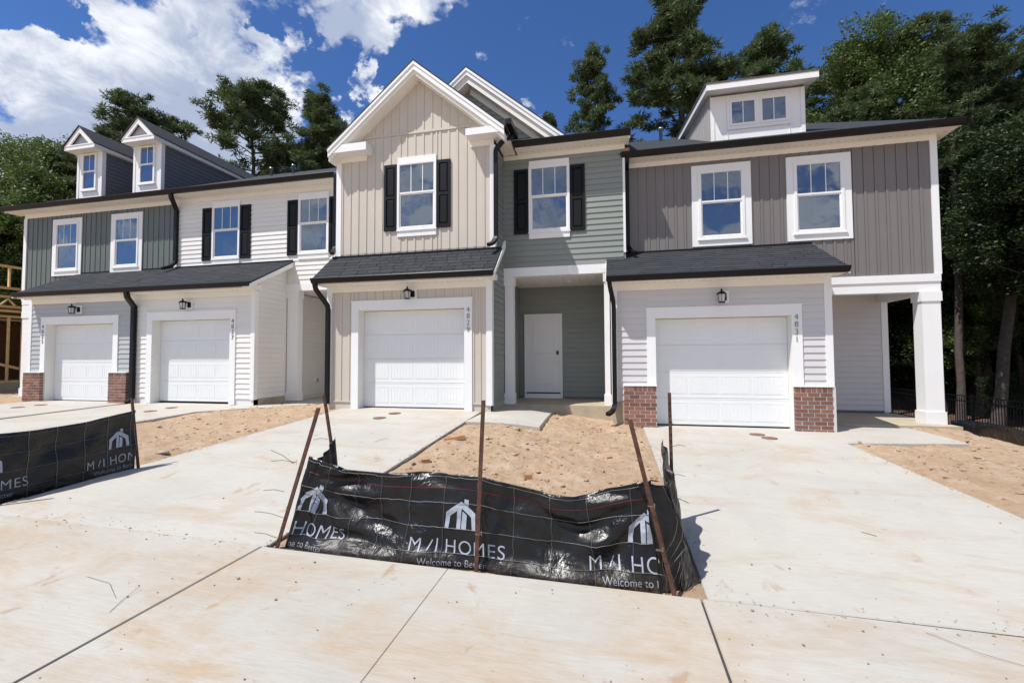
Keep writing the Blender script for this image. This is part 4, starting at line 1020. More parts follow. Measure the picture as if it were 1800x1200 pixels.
def sheet(fn, us, vs, mat, name, parent, th=.0):
    mb = MB(); nu, nv = len(us), len(vs)
    mb.v = [tuple(fn(u, v)) for v in vs for u in us]
    mb.f = [(j * nu + i, j * nu + i + 1, (j + 1) * nu + i + 1, (j + 1) * nu + i) for j in range(nv - 1) for i in range(nu - 1)]
    if th:
        n0 = len(mb.v); mb.v += [(x, y + th, z) for x, y, z in mb.v]; mb.f += [tuple(n0 + q for q in f[::-1]) for f in mb.f]
        for i in range(nu - 1): mb.f.append((i, i + 1, n0 + i + 1, n0 + i)); k = (nv - 1) * nu; mb.f.append((k + i, k + i + 1, n0 + k + i + 1, n0 + k + i))
        for j in range(nv - 1): mb.f.append((j * nu, (j + 1) * nu, n0 + (j + 1) * nu, n0 + j * nu)); k = nu - 1; mb.f.append((j * nu + k, (j + 1) * nu + k, n0 + (j + 1) * nu + k, n0 + j * nu + k))
    return part(name, mb, mat, parent, True)
def stake(parent, base, top, w=.029, studs=False):
    b, t = Vector(base), Vector(top); t_ = (t - b).normalized(); a = (Vector((1, 0, 0)) - t_ * t_.x).normalized(); c = t_.cross(a)
    prof = [(-w / 2, 0), (w / 2, 0), (w / 2, .005), (.004, .005), (.004, w * .9), (-.004, w * .9), (-.004, .005), (-w / 2, .005)]
    mb = MB().loft([b + a * x + c * y for x, y in prof], [t + a * x + c * y for x, y in prof])
    n = int((t - b).length / .055)
    for k in range(2, n if studs else 0): 
        p = b + t_ * (k * .055); mb.loft([p + a * x + c * y for x, y in ((-.010, -.006), (.010, -.006), (.010, 0), (-.010, 0))], [p + t_ * .012 + a * x + c * y for x, y in ((-.007, -.004), (.007, -.004), (.007, 0), (-.007, 0))])
    part('stake', mb, rust, parent)
def wires_on(fn, us, vs, parent, off=.006, r=.0015, jig=.004, seed=1):
    rr = random.Random(seed)
    def smp(a, b, k):
        pts = []
        for i in range(k + 1):
            u = a[0] + (b[0] - a[0]) * i / k; v = a[1] + (b[1] - a[1]) * i / k; p = fn(u, v)
            pts.append(p + Vector((rr.uniform(-jig, jig), -off - rr.uniform(0, jig * 1.5), rr.uniform(-jig, jig))))
        return pts
    for v in vs: part('wire', MB().sweep(smp((us[0], v), (us[1], v), int(abs(us[1] - us[0]) / .045)), r, r, (0, 1, 0), 5), wire_m, parent, True)
    u = us[0] + .20
    while u < us[1] - .05:
        s = rr.uniform(-.03, .03); part('wire', MB().sweep(smp((u + s, .0), (u, .97), 14), r * .85, r * .85, (0, 1, 0), 5), wire_m, parent, True); u += .272
def print_on(fn, me, cx, cv, hspan, parent, mat, off=.004, clip=None, conv=None, name='printed_logo'):
    """lay a flat text or logo mesh (x, y in metres) on the sheet: x -> u, y -> v"""
    bm = bmesh.new(); bm.from_mesh(me); bmesh.ops.triangulate(bm, faces=bm.faces)
    for _ in range(2):
        es = [e for e in bm.edges if e.calc_length() > .022]
        if es: bmesh.ops.subdivide_edges(bm, edges=es, cuts=1); bmesh.ops.triangulate(bm, faces=bm.faces)
    if clip:
        kill = [v for v in bm.verts if not (clip[0] <= cx + v.co.x <= clip[1])]; bmesh.ops.delete(bm, geom=kill, context='VERTS')
    for v in bm.verts:
        u = cx + v.co.x; q = cv + v.co.y / hspan; p = fn(u, q); pu = fn(u + .004, q) - p; pv = fn(u, q + .006) - p; n = pu.cross(pv).normalized()
        if n.y > 0 and conv is None: n = -n
        if conv: n = n * conv
        v.co = p + n * off
    m2 = bpy.data.meshes.new(name); bm.to_mesh(m2); bm.free(); m2.materials.clear(); m2.materials.append(mat)
    return link(name, m2, parent)
def logo_mesh():
    k = .00068; ox, oy = 697, 372
    P = lambda pts: [((x - ox) * k, (oy - y) * k) for x, y in pts]
    mb = MB()
    polys = [[(527, 370), (540, 215), (590, 250), (573, 370)], [(540, 215), (705, 105), (705, 165), (590, 250)], [(705, 105), (868, 215), (818, 250), (705, 165)], [(868, 215), (880, 372), (835, 372), (818, 250)],
             [(660, 372), (668, 180), (712, 160), (702, 372)], [(710, 372), (722, 195), (768, 232), (765, 372)], [(735, 80), (780, 84), (780, 150), (735, 120)]]
    for p in polys:
        q = P(p); mb.add([(x, y, 0) for x, y in q], [tuple(range(len(q)))])
    return mb.mesh('logo', printw)
LOGO = logo_mesh()
T1 = text_mesh('M  I HOMES', .130, 0, printw, 'logo_text', -.0008, 1.10)
_x = [v.co.x for v in T1.vertices]; x0_ = min(_x)
T1b = MB().add([(x0_ + .128, .012, 0), (x0_ + .138, .012, 0), (x0_ + .168, .078, 0), (x0_ + .158, .078, 0)], [(0, 1, 2, 3)]).mesh('logo_slash', printw)
T2 = text_mesh('Welcome to Better', .062, 0, printg, 'logo_text', -.0002, 1.02)
SF = thing('silt_fence', 'black silt fence in a U round the middle dirt lot, held by five rusty stakes', 'silt fence', (-1.1, 3.1, -1.5), 'silt fences round the dirt lots')
sheet(fab, list(np.linspace(-2.528, .285, 150)), list(np.linspace(0, 1, 40)), fabM, 'fabric', SF, .003)
for v in (.965, .70, .44, .195): wires_on(fab, (-2.55, .34), (v,), SF, seed=int(v * 100)) if False else None
def wires_h(fn, u0, u1, vs, parent, seed=3):
    rr = random.Random(seed)
    for v in vs:
        k = int(abs(u1 - u0) / .04); pts = [fn(u0 + (u1 - u0) * i / k, v) + Vector((0, -.007 - rr.uniform(0, .004), rr.uniform(-.0035, .0035))) for i in range(k + 1)]
        part('wire', MB().sweep(pts, .0015, .0015, (0, 1, 0), 5), wire_m, parent, True)
wires_h(fab, -2.56, .34, (.965, .70, .44, .195), SF); wires_on(fab, (-2.52, .30), (), SF)
# red warning thread printed near the top
rt_ = MB(); us_ = list(np.linspace(-2.50, .22, 120))
rt_.v = [tuple(fab(u, v) + Vector((0, -.003, 0))) for v in (.842, .850) for u in us_]; n_ = len(us_); rt_.f = [(i, i + 1, n_ + i + 1, n_ + i) for i in range(n_ - 1)]
part('red_thread', rt_, redm, SF)
for cx, cl in ((-1.12, None), (-2.42, (-2.505, 9)), (.19, (-9, .275))):
    print_on(fab, LOGO, cx + .02, .435, .64, SF, printw, clip=cl); print_on(fab, T1, cx, .185, .64, SF, printw, clip=cl); print_on(fab, T1b, cx, .185, .64, SF, printw, clip=cl); print_on(fab, T2, cx - .02, .075, .64, SF, printg, clip=cl)
# side sheets: left one short and gathered, right one crumpled
def sideL(u, v):
    a = Vector((-2.40, 3.20, 0)); b = Vector((-2.52, 3.72, 0)); p = a.lerp(b, u)
    zb = -1.47; zt = -.80 + .09 * u - .07 * math.sin(u * math.pi)
    z = zb + (zt - zb) * v; f = math.sin(u * 26 + v * 2) * .014 * (1 - .3 * v)
    return Vector((p.x + f + .13 * (1 - v) * u, p.y + f * .5 - .10 * (1 - v) * u, z))
sheet(sideL, list(np.linspace(0, 1, 50)), list(np.linspace(0, 1, 16)), fabM, 'fabric', SF, .003)
def sideR(u, v):
    # u 0 at the front stake, 1 at the rear stake
    pts = [(.285, 3.10), (.47, 3.16), (.50, 3.40), (.46, 3.75), (.49, 4.24)]; t = u * 4; i = min(3, int(t)); a, b = Vector(pts[i]), Vector(pts[i + 1]); p = a.lerp(b, t - i)
    zb = -1.52 + .03 * u; zt = -.819 - .06 * math.sin(min(1, u * 1.3) * math.pi) + (.095 * u); z = zb + (zt - zb) * v
    f = .026 * math.sin(u * 19 + v * 5) + .018 * math.sin(u * 41 - v * 9 + 2) + .02 * mnoise.noise(Vector((u * 6, v * 5, 2)))
    lean = -.085 * v * (1 - u) * 1.3
    return Vector((p.x + f * .8 + lean - .06 * v * min(1, u * 2), p.y + f * .6, z))
sheet(sideR, list(np.linspace(0, 1, 120)), list(np.linspace(0, 1, 30)), fabM, 'fabric', SF, .003)
rr = random.Random(5)
for k in range(15):
    u0 = rr.uniform(.02, .4); u1 = rr.uniform(.2, .95); w_ = MB().sweep([sideR(u0 + (u1 - u0) * i / 12, i / 12) + Vector((.012 * math.sin(i + k) - .012, -.022, 0)) for i in range(13)], .0016, .0016, (0, 1, 0), 4); part('wire', w_, wire_m, SF, True)
stake(SF, (-2.600, 3.055, -1.56), (-2.215, 3.055, -.372)); stake(SF, (-.952, 3.040, -1.55), (-.893, 3.045, -.292)); stake(SF, (.372, 3.035, -1.56), (.100, 3.03, -.40))
stake(SF, (-2.44, 3.74, -1.5), (-2.627, 3.70, -.325), studs=True); stake(SF, (.50, 4.27, -1.5), (.487, 4.26, -.312), studs=True)
for (p, q) in (((-2.50, 3.05, -1.22), (-2.72, 3.0, -1.17)), ((-2.50, 3.05, -1.02), (-2.63, 2.98, -1.0)), ((-2.42, 3.05, -.80), (-2.60, 3.02, -.70)), ((-2.42, 3.05, -.79), (-2.58, 3.0, -.78)), ((.49, 4.2, -.78), (.60, 4.15, -.76)), ((.40, 3.6, -1.05), (.52, 3.5, -1.05)), ((-2.56, 3.68, -.73), (-2.70, 3.66, -.735)), ((-2.55, 3.05, -1.38), (-2.72, 3.0, -1.33)), ((.46, 4.0, -.98), (.56, 3.95, -.97))):
    part('wire', MB().sweep([p, ((p[0] + q[0]) / 2, (p[1] + q[1]) / 2, (p[2] + q[2]) / 2 + .012), q], .0025, .0025, (0, 1, 0), 5), wire_m, SF)
for (x, y, z) in ((-.925, 3.03, -1.22), (.27, 3.02, -1.22), (.225, 3.02, -.95), (-2.41, 3.04, -.80)):
    part('wire_tie', MB().sweep([(x + .022 * math.cos(a), y + .022 * math.sin(a), z + .003 * a) for a in np.linspace(0, 7.5, 14)], .003, .003, (0, 0, 1), 4), twigm, SF)

# left silt fence along the driveway of 4829
SF2 = thing('silt_fence', 'black silt fence at the left edge of the photo, running beside the driveway', 'silt fence', (-5.9, 3.6, -1.4), 'silt fences round the dirt lots')
def fab2(u, v):
    t = u / 1.55; x = -5.735 - .20 * t - .02; y = 4.42 - 1.30 * t
    zb = g(x, y) - .03; zt = -.61 - .09 * t - .05 * math.sin(math.pi * min(1, t * .9)); z = zb + (zt - zb) * v
    n = mnoise.noise(Vector((u * 2.4, v * 2, 7))) * .05 + mnoise.noise(Vector((u * 6, v * 4, 9))) * .015
    return Vector((x + n * min(1, v * 4), y, z))
# u must run left-to-right as seen from the driveway (far end on the right)
fabL = lambda u, v: fab2(1.55 - u, v)
sheet(fabL, list(np.linspace(0, 1.55, 70)), list(np.linspace(0, 1, 24)), fabM, 'fabric', SF2, 0)
def fab3(u, v):
    x = -5.95 - 2.6 * u; zb = zfront(x) - .05; return Vector((x, 3.10 + .04 * mnoise.noise(Vector((u * 5, v * 3, 1))), zb + .60 * v))
sheet(fab3, list(np.linspace(0, 1, 60)), list(np.linspace(0, 1, 12)), fabM, 'fabric', SF2, 0)
for v in (.95, .70, .44, .19):
    part('wire', MB().sweep([fabL(i * 1.55 / 30, v) + Vector((.007, -.004, .003 * math.sin(i * 2.2))) for i in range(31)], .0015, .0015, (1, 0, 0), 5), wire_m, SF2, True)
for k in range(6):
    u = .14 + .272 * k; part('wire', MB().sweep([fabL(u, i / 14) + Vector((.007, -.004, 0)) for i in range(15)], .0017, .0017, (1, 0, 0), 5), wire_m, SF2, True)
for cx, cl in ((1.34, (.0, 1.53)), (.06, (.02, 9))):
    print_on(fabL, LOGO, cx + .02, .44, .66, SF2, printw, clip=cl, conv=1); print_on(fabL, T1, cx, .19, .66, SF2, printw, clip=cl, conv=1); print_on(fabL, T1b, cx, .19, .66, SF2, printw, clip=cl, conv=1); print_on(fabL, T2, cx - .02, .08, .66, SF2, printg, clip=cl, conv=1)
stake(SF2, (-5.70, 4.42, -1.36), (-5.85, 4.43, -.47)); stake(SF2, (-5.93, 3.06, -1.5), (-5.95, 3.05, -.35))

# small litter on the lot and the concrete
def scrap(x, y, dims, rot, label, name='wood_scrap', mat=scrapm):
    a, b, c = dims; mb = MB().box(-a / 2, a / 2, -b / 2, b / 2, 0, c)
    o = link(name, mb.mesh(name, mat), None, (x, y, terrain(x, y) + rough(x, y) - .022), label=label, category='wood scrap'); o.rotation_euler = rot; return o
scrap(-2.36, 6.50, (.30, .07, .045), (0, -.15, .25), 'longer wood offcut tilted on the dirt, beside the left driveway edge')
scrap(-2.36, 5.42, (.11, .09, .05), (.1, 0, .5), 'small square wood block on the dirt nearest the left driveway')
scrap(-.98, 5.15, (.09, .08, .06), (0, .1, .3), 'pale wood block in the middle of the dirt lot, nearest the fence')
def rock(x, y, r, label, seed):
    mb = MB(); blob(mb, (0, 0, 0), r, seed, .6); o = link('rock', mb.mesh('rock', rockm), None, (x, y, terrain(x, y) - .005 + rough(x, y)), label=label, category='rock')
rock(-6.02, 5.0, .07, 'grey rock on the dirt by the driveway edge, right of the left silt fence', 1)
rock(4.55, 5.9, .05, 'dark stone on the dirt at the far right of the right driveway', 4)
rock(4.9, 7.5, .06, 'flat grey stone on the dirt near the right front walk', 8)
rock(-1.9, 6.7, .035, 'small grey stone on the dirt near the longer wood offcut', 12)
def twig(pts, r, label):
    P = [(x, y, g(x, y) + h) for x, y, h in pts]; solo('twig', MB().sweep(P, r, r, (0, 0, 1), 5), twigm, label, 'twig')
twig([(-2.98, 2.20, .004), (-3.2, 2.32, .010), (-3.45, 2.36, .004)], .0011, 'thin curved straw lying on the sidewalk at lower left')
twig([(-2.95, 2.32, .02), (-2.92, 2.2, .006), (-2.86, 2.08, .004)], .0014, 'short twig lying on the sidewalk at lower left')
twig([(1.65, 2.95, .006), (1.80, 2.80, .012), (2.02, 2.72, .004)], .0012, 'thin bent wire lying across the joint at lower right')
twig([(2.02, 4.4, .005), (2.10, 4.33, .006)], .0025, 'tiny stick lying in the middle of the right driveway')

# ================================================================== iron fence and silt cloth at the right edge
IF = thing('iron_fence', 'black iron picket fence standing before the dark woods on the right', 'fence', (12.4, 19, -2.6))
yy = 12.0; zt0, zb0 = -1.42, -2.60
pk = MB().box(-.009, .009, -.009, .009, 0, 1.14).mesh('picket', iron)
while yy < 26:
    link('picket', pk, IF, (12.4, yy, zb0)); yy += .115
for z in (zt0, zt0 - .19, zb0 + .06): part('rail', MB().box(12.38, 12.42, 12, 26, z - .018, z + .018), iron, IF)
for y in (12.0, 14.4, 16.8, 19.2, 21.6, 24.0): part('post', MB().box(12.365, 12.435, y - .035, y + .035, -2.9, zt0 + .08), iron, IF)
def rs(u, v):
    p = Vector((6.45, 11.3)).lerp(Vector((5.85, 6.6)), u); x = p.x + .45; zt = -1.33 + .10 * math.sin(u * 5) + .05 * u
    zb = terrain(x, p.y) - .1; return Vector((x + .05 * mnoise.noise(Vector((u * 9, v * 2, 0))), p.y, min(zb, -1.75) + (zt - min(zb, -1.75)) * v))
SF3 = thing('silt_fence', 'low black silt cloth along the top of the bank, right of the corner porch', 'silt fence', (6.6, 9, -1.6), 'silt fences round the dirt lots')
sheet(rs, list(np.linspace(0, 1, 50)), list(np.linspace(0, 1, 8)), fabM2, 'fabric', SF3, .004)

# ================================================================== timber frame of the next house, far left
LF = thing('timber_house_frame', 'unfinished timber house frame with bare studs, left of the green townhouse', 'house frame', (-22, 14, -1.1))
XF = -21.5
def fl(nm, x0, x1, y0, y1, z0, z1, m=lumber): part(nm, MB().box(x0, x1, y0, y1, z0, z1), m, LF)
for z in (3.45, 1.82, 1.62, 1.98, 2.66, -.75): fl('plate', XF - .09, XF, 8.6, 20, z - .04, z + .04)
fl('plate', XF - .09, XF, 8.6, 20, 2.30, 2.38)
for k in range(28):
    y = 8.7 + .40 * k; fl('stud', XF - .089, XF - .001, y, y + .045, 2.70, 3.41)
    fl('stud', XF - .089, XF - .001, y + .03, y + .075, -.71, 1.58)
for k in range(10):
    y = 9 + k * .9; mb = MB().sweep([(XF - .05, y, 2.02), (XF - .05, y + .22, 2.26), (XF - .05, y + .44, 2.02)], .05, .05, (1, 0, 0)); part('truss_web', mb, lumber, LF)
part('brace', MB().sweep([(XF + .02, 10.2, .35), (XF + .02, 13.6, -.70)], .09, .04, (0, 0, 1)), lumber, LF)
fl('sheathing', XF - 5, XF - 4.9, 8, 22, -.8, 1.6, osb); fl('sheathing', XF - 5, XF - .5, 20, 20.1, -.8, 1.6, osb)
fl('foundation', XF - 6, XF + .03, 8.4, 20.2, -1.4, -.79, found); fl('floor_deck', XF - 6, XF - .1, 8.6, 20, 1.86, 1.94, osb)

# neighbour house glimpsed through the woods
NH = thing('neighbour_house', 'pale blue house just visible through the woods at the far right', 'house', (38, 52, -2.6))
part('wall', MB().box(31, 46, 50.0, 58, -2.6, 3.2), M('pale_blue_siding', (.30, .37, .40), .6), NH)
part('roof', MB().xprism([(49.4, 3.1), (54, 6.0), (58.6, 3.1)], 30.5, 46.5), roofm, NH)
for x in (33.5, 36.0, 39):
    w_ = part('window', MB().box(x - .1, x + 1.3, 49.9, 49.99, .2, 2.0), white, NH); part('pane', MB().box(x + .05, x + 1.15, 49.86, 49.895, .35, 1.85), glass, w_)
part('band', MB().box(31, 46, 49.85, 49.99, -.25, .05), white, NH)

# ================================================================== trees
def tri_mesh(name, V, T, mat):
    me = bpy.data.meshes.new(name); me.vertices.add(len(V)); me.vertices.foreach_set('co', V.astype(np.float32).ravel())
    me.loops.add(len(T) * 3); me.loops.foreach_set('vertex_index', T.astype(np.int32).ravel())
    me.polygons.add(len(T)); me.polygons.foreach_set('loop_start', np.arange(0, len(T) * 3, 3, dtype=np.int32)); me.polygons.foreach_set('loop_total', np.full(len(T), 3, dtype=np.int32))
    me.update(calc_edges=True); me.validate(); me.materials.append(mat); return me
def branches(rs, H, base, top, n, Rf, up=.25, wig=.15):
    """returns list of polylines for limbs"""
    out = []
    for k in range(n):
        f = (k + rs.rand() * .8) / n; h = base + (top - base) * f; a = rs.rand() * 6.283; L = Rf(f) * rs.uniform(.65, 1.1)
        d = np.array([math.cos(a), math.sin(a), up + rs.uniform(-.12, .25)]); d /= np.linalg.norm(d)
        pts = [np.array([0, 0, h])]; 
        for i in range(5):
            d = d + rs.normal(0, wig, 3) * .6; d[2] += .03; d /= np.linalg.norm(d); pts.append(pts[-1] + d * L / 5)
        out.append(pts)
    return out
def make_tree(kind, seed, H, base, Rf, nb, clumps, per, csize, lsize, mat, trunk_r=.22, up=.25, lean=(0, 0)):
    rs = np.random.RandomState(seed)
    br = branches(rs, H, base, H * .985, nb, Rf, up)
    tb = MB(); n = 9
    ax = [np.array([lean[0] * (i / n) ** 1.5 + rs.normal(0, .05), lean[1] * (i / n) ** 1.5 + rs.normal(0, .05), H * i / n * .97]) for i in range(n + 1)]
    ax[0][:2] = 0
    def axis(z):
        t = min(n - .001, max(0, z / (H * .97) * n)); i = int(t); return ax[i] + (ax[i + 1] - ax[i]) * (t - i)
    rings = []
    for i, p in enumerate(ax):
        r = trunk_r * (1 - .82 * i / n) * (1.25 if i == 0 else 1); rings.append([(p[0] + r * math.cos(k * 1.0472), p[1] + r * math.sin(k * 1.0472), p[2]) for k in range(6)])
    for a, b in zip(rings[:-1], rings[1:]): tb.loft(a, b)
    cen = []
    for pts in br:
        off = axis(pts[0][2]); off = np.array([off[0], off[1], 0]); pts = [p + off for p in pts]
        r0 = .055 * (np.linalg.norm(pts[-1] - pts[0]) / 3 + .4)
        for i in range(len(pts) - 1):
            a, b = pts[i], pts[i + 1]; ra, rb = r0 * (1 - i / 6), r0 * (1 - (i + 1) / 6)
            tb.loft([tuple(a + np.array([ra * math.cos(k * 2.094), ra * math.sin(k * 2.094) * .5, ra * math.sin(k * 2.094) * .8])) for k in range(3)], [tuple(b + np.array([rb * math.cos(k * 2.094), rb * math.sin(k * 2.094) * .5, rb * math.sin(k * 2.094) * .8])) for k in range(3)])
        for _ in range(clumps):
            t = 5 * (1 - rs.rand() ** 1.5 * (.55 if kind == 'pine' else .72)); i = min(4, int(t)); p = pts[i] + (pts[i + 1] - pts[i]) * (t - i)
            cen.append(p + rs.normal(0, csize * .7, 3) * np.array([1, 1, .7]))
    for _ in range(clumps * 3): cen.append(axis(H * .97) + rs.normal(0, 1, 3) * np.array([.35, .35, .5]))
    cen = np.array(cen); C_ = len(cen); rad = csize * rs.uniform(.6, 1.2, C_)
    N_ = C_ * per; ci = np.repeat(np.arange(C_), per)
    dv = rs.normal(0, 1, (N_, 3)); dv /= np.linalg.norm(dv, axis=1)[:, None]; dv[:, 2] = dv[:, 2] * .75 + .12
    if kind == 'pine':
        p0 = cen[ci] + dv * (rad[ci] * rs.uniform(.1, .75, N_))[:, None]; L = lsize * rs.uniform(.7, 1.3, N_)
        tip = p0 + dv * L[:, None] + rs.normal(0, .25, (N_, 3)) * L[:, None]
        sd = np.cross(dv, rs.normal(0, 1, (N_, 3))); sd /= np.linalg.norm(sd, axis=1)[:, None] + 1e-6; sd *= (L * .20)[:, None]
        V = np.stack([p0 - sd, p0 + sd, tip], 1).reshape(-1, 3)
        T = np.arange(N_ * 3).reshape(-1, 3)
    else:
        p0 = cen[ci] + dv * (rad[ci] * rs.uniform(.15, 1.0, N_) ** .6)[:, None]; L = lsize * rs.uniform(.6, 1.3, N_)
        nn = rs.normal(0, 1, (N_, 3)); nn[:, 2] = abs(nn[:, 2]) + .4; nn /= np.linalg.norm(nn, axis=1)[:, None]
        a = np.cross(nn, rs.normal(0, 1, (N_, 3))); a /= np.linalg.norm(a, axis=1)[:, None] + 1e-6; b = np.cross(nn, a)
        V = np.stack([p0 - a * L[:, None], p0 + b * (L * .55)[:, None], p0 + a * L[:, None], p0 - b * (L * .55)[:, None]], 1).reshape(-1, 3)
        q = np.arange(N_) * 4; T = np.concatenate([np.stack([q, q + 1, q + 2], 1), np.stack([q, q + 2, q + 3], 1)])
    return tb.mesh('trunk', bark, False, False), tri_mesh('crown', V, T, mat)
cone = lambda R0: (lambda f: R0 * (1 - f) ** .65 * min(1, .55 + f * 2) + .35)
PINES = [make_tree('pine', 11, 22, 7.5, cone(3.5), 66, 10, 135, .42, .165, pineM, .26),
         make_tree('pine', 12, 21, 10, cone(2.1), 40, 8, 125, .38, .165, pineM, .20),
         make_tree('pine', 13, 22, 9, cone(3.0), 54, 9, 130, .42, .165, pineM, .24, lean=(.8, .3)),
         make_tree('pine', 14, 21, 6, lambda f: 3.6 * math.sin(math.pi * (.18 + f * .72)) + .4, 70, 11, 135, .46, .165, pineM, .26)]
HIGH = make_tree('leaf', 31, 18, 8.5, lambda f: 5.2 * math.sin(math.pi * (.2 + f * .7)) + .5, 60, 13, 120, .85, .10, shadeM, .2, up=.35)
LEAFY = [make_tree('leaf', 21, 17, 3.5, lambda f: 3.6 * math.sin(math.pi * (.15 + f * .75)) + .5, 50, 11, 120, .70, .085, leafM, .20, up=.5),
         make_tree('leaf', 22, 13, 1.8, lambda f: 3.2 * math.sin(math.pi * (.15 + f * .75)) + .5, 50, 10, 120, .80, .095, shadeM, .15, up=.4),
         make_tree('leaf', 23, 5, .3, lambda f: 1.7 * math.sin(math.pi * (.2 + f * .7)) + .4, 26, 8, 90, .50, .07, shadeM, .06, up=.6)]
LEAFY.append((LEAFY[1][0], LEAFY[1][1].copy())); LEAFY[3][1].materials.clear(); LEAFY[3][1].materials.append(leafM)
def plant(name, src, H0, x, y, ztop, zg, wide, rot, label, cat='tree', group=None, zs=None):
    s = (ztop - zg) / H0
    r = link(name, None, None, (x, y, zg), label=label, category=cat); r.empty_display_size = .5
    if group: r['group'] = group
    r.scale = (s * wide, s * wide, s); r.rotation_euler = (0, 0, rot)
    for nm, me in (('trunk', src[0]), ('crown', src[1])):
        o = bpy.data.objects.new(nm, me); col.objects.link(o); o.parent = r
G = 'tall pines behind the townhouses'
plant('pine_tree', PINES[0], 22, 4.1, 27.6, 21.8, -2.6, 1.32, .4, 'tallest and broadest pine, rising behind the roof between 4829 and 4831', group=G)
plant('pine_tree', PINES[1], 21, -1.0, 29.7, 20.3, -2.6, .95, 1.2, 'narrow open pine just left of the tallest pine', group=G)
plant('pine_tree', PINES[2], 22, 12.9, 36.5, 24.6, -2.6, 1.3, 2.2, 'pine crown rising directly above the flat white dormer', group=G)
plant('pine_tree', PINES[1], 21, 17.0, 38.5, 22.0, -2.6, .8, 3.2, 'small pine crown right of the flat white dormer', group=G)
plant('pine_tree', PINES[1], 21, -4.4, 31.5, 17.4, -2.6, .8, 5.1, 'small pine tip showing over the right slope of the rear gable', group=G)
plant('pine_tree', PINES[3], 21, -34.4, 26.6, 19.2, -2.6, 1.15, .9, 'rounded pine behind the two gabled dormers', group=G)
plant('pine_tree', PINES[3], 21, -26.6, 28.5, 20.4, -2.6, 1.15, 2.9, 'broad pine right of the gabled dormers', group=G)
plant('pine_tree', PINES[0], 22, -21.3, 29.0, 19.6, -2.6, 1.2, 4.1, 'pine just left of the beige front gable', group=G)
plant('pine_tree', PINES[2], 22, -23.6, 32.0, 19.4, -2.6, .9, 5.5, 'pine half hidden between the two broad pines at left', group=G)
plant('pine_tree', PINES[1], 21, -19.6, 33.5, 19.8, -2.6, .9, .2, 'thin pine peeking out beside the left slope of the beige gable', group=G)
plant('pine_tree', PINES[3], 21, 17.9, 31.5, 19.6, -2.6, 1.0, 1.7, 'dense pine above the right end of the roof', group=G)
plant('pine_tree', PINES[0], 22, 20.6, 30.5, 18.2, -2.6, .95, 2.4, 'dark pine second from the right edge of the photo', group=G)
plant('pine_tree', PINES[2], 22, 20.0, 25.8, 15.0, -2.6, 1.1, 3.6, 'nearest dark pine at the right edge of the photo', group=G)
for x, y, h, w_, lb in ((16.6, 25.0, 14.6, 1.2, 'dark pine standing just behind the leaning bare trunk'), (23.8, 23.0, 13.3, 1.3, 'wide pine reaching over the right edge of the photo'), (13.4, 27.5, 14.0, .9, 'lower pine behind the right roof corner'), (20.0, 34.0, 19.5, 1.2, 'far pine between the dense pine and the right edge'), (27, 27, 15.5, 1.2, 'pine beyond the right edge of the photo')):
    plant('pine_tree', PINES[3], 21, x, y, h, -2.6, w_, x, lb, group=G)
plant('leafy_tree', LEAFY[0], 17, 14.6, 30.2, 18.4, -2.6, .85, .5, 'bright leafy tree between the flat dormer and the dense pine', group='leafy trees behind the townhouses')
plant('leafy_tree', LEAFY[0], 17, -48, 27.0, 17.2, -1.5, 1.1, 1.5, 'leafy tree at the far left edge of the photo', group='leafy trees behind the townhouses')
plant('leafy_tree', LEAFY[3], 13, -40.6, 25.2, 15.3, -1.5, .8, 2.5, 'darker leafy tree left of the first gabled dormer', group='leafy trees behind the townhouses')
plant('leafy_tree', LEAFY[3], 13, -37.5, 20.5, 9.0, -1.5, 1.2, 4.5, 'low leafy tree behind the timber house frame', group='leafy trees behind the townhouses')
plant('leafy_tree', LEAFY[0], 17, -52, 33.0, 15.0, -1.5, 1.2, 3.5, 'farther leafy tree behind the one at the left edge', group='leafy trees behind the townhouses')
rr = random.Random(8)
for i in range(34):
    x = rr.uniform(13.5, 40); y = rr.uniform(22, 48)
    if i < 10: x = 14 + i * 1.7 + rr.uniform(-.5, .5); y = rr.uniform(24, 30)
    k = rr.choice((1, 1, 0)); h = rr.uniform(.30, .42) * (y + 2) - 1
    plant('leafy_tree', LEAFY[k], (17, 13, 5)[k], x, y, h, -2.6, rr.uniform(1.0, 1.4), rr.uniform(0, 6), 'dark leafy tree inside the dense woods right of the townhouses', group='dark leafy trees of the woods on the right')
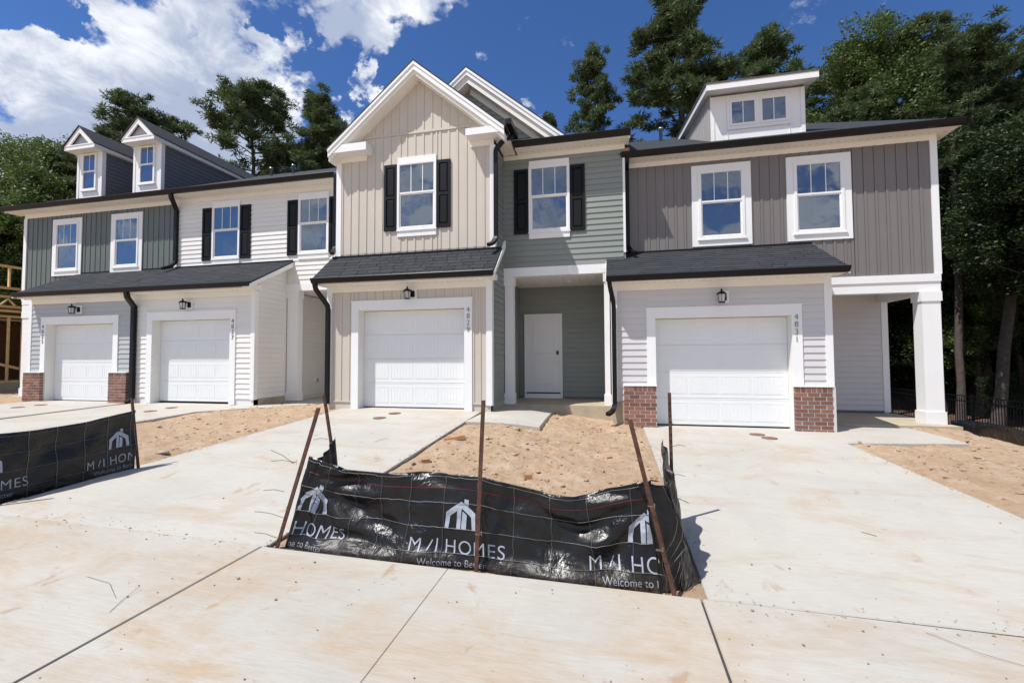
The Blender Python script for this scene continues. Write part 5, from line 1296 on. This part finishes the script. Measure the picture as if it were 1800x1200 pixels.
for i in range(16):
    x = rr.uniform(13.3, 28); y = rr.uniform(20, 34)
    plant('shrub', LEAFY[2], 5, x, y, -2.6 + rr.uniform(1.6, 3.2), -2.6, rr.uniform(.9, 1.5), rr.uniform(0, 6), 'leafy shrub growing under the trees behind the iron fence', 'shrub', 'shrubs behind the iron fence')
for x, y, h, lb in ((14.6, 19.0, 7.0, 'dark tree whose crown hangs over the iron fence beside the corner column'), (18.0, 20.5, 8.6, 'dark leafy crown hanging at the right photo edge above the leaning trunk'), (20.5, 18.5, 8.0, 'nearest dark tree, cut off by the right photo edge'), (15.0, 25.0, 9.5, 'dark leafy crown directly behind the straight bare trunk'), (19.5, 25.5, 10.5, 'taller dark crown behind the leaning bare trunk'), (24.5, 23.0, 11, 'dark tree beyond the right photo edge'), (24.5, 29, 13, 'tall dark crown deep in the woods at the right edge'), (16.5, 31, 13.0, 'tall dark crown rising behind the right roof corner')):
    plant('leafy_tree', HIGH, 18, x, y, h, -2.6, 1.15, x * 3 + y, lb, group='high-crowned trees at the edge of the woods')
# bare trunks standing at the edge of the woods
def trunk(x, y, h, r, lx, label):
    pts = [(x + lx * (i / 8) ** 1.1 + .04 * math.sin(i * 2.1), y + .03 * math.cos(i), -2.7 + h * i / 8) for i in range(9)]
    mb = MB(); n = 10
    for i, p in enumerate(pts):
        ra = r * (1 - .05 * i) * (1.25 if i == 0 else 1); mb.v += [(p[0] + ra * math.cos(k * 6.2832 / n), p[1] + ra * math.sin(k * 6.2832 / n), p[2]) for k in range(n)]
    mb.f = [(i * n + k, i * n + (k + 1) % n, (i + 1) * n + (k + 1) % n, (i + 1) * n + k) for i in range(8) for k in range(n)]
    solo('tree_trunk', mb, bark, label, 'tree trunk', 'bare trunks at the edge of the woods', True)
trunk(14.2, 22.6, 12, .15, .1, 'straight bare tree trunk right of the corner porch column')
trunk(14.0, 20.5, 12, .19, 1.5, 'leaning bare tree trunk second from the porch column')
trunk(12.2, 24.0, 12, .17, -.4, 'dark tree trunk seen between the porch wall and the corner column')
trunk(17.5, 24.0, 11, .12, -1.0, 'thin bare trunk right of the leaning trunk')
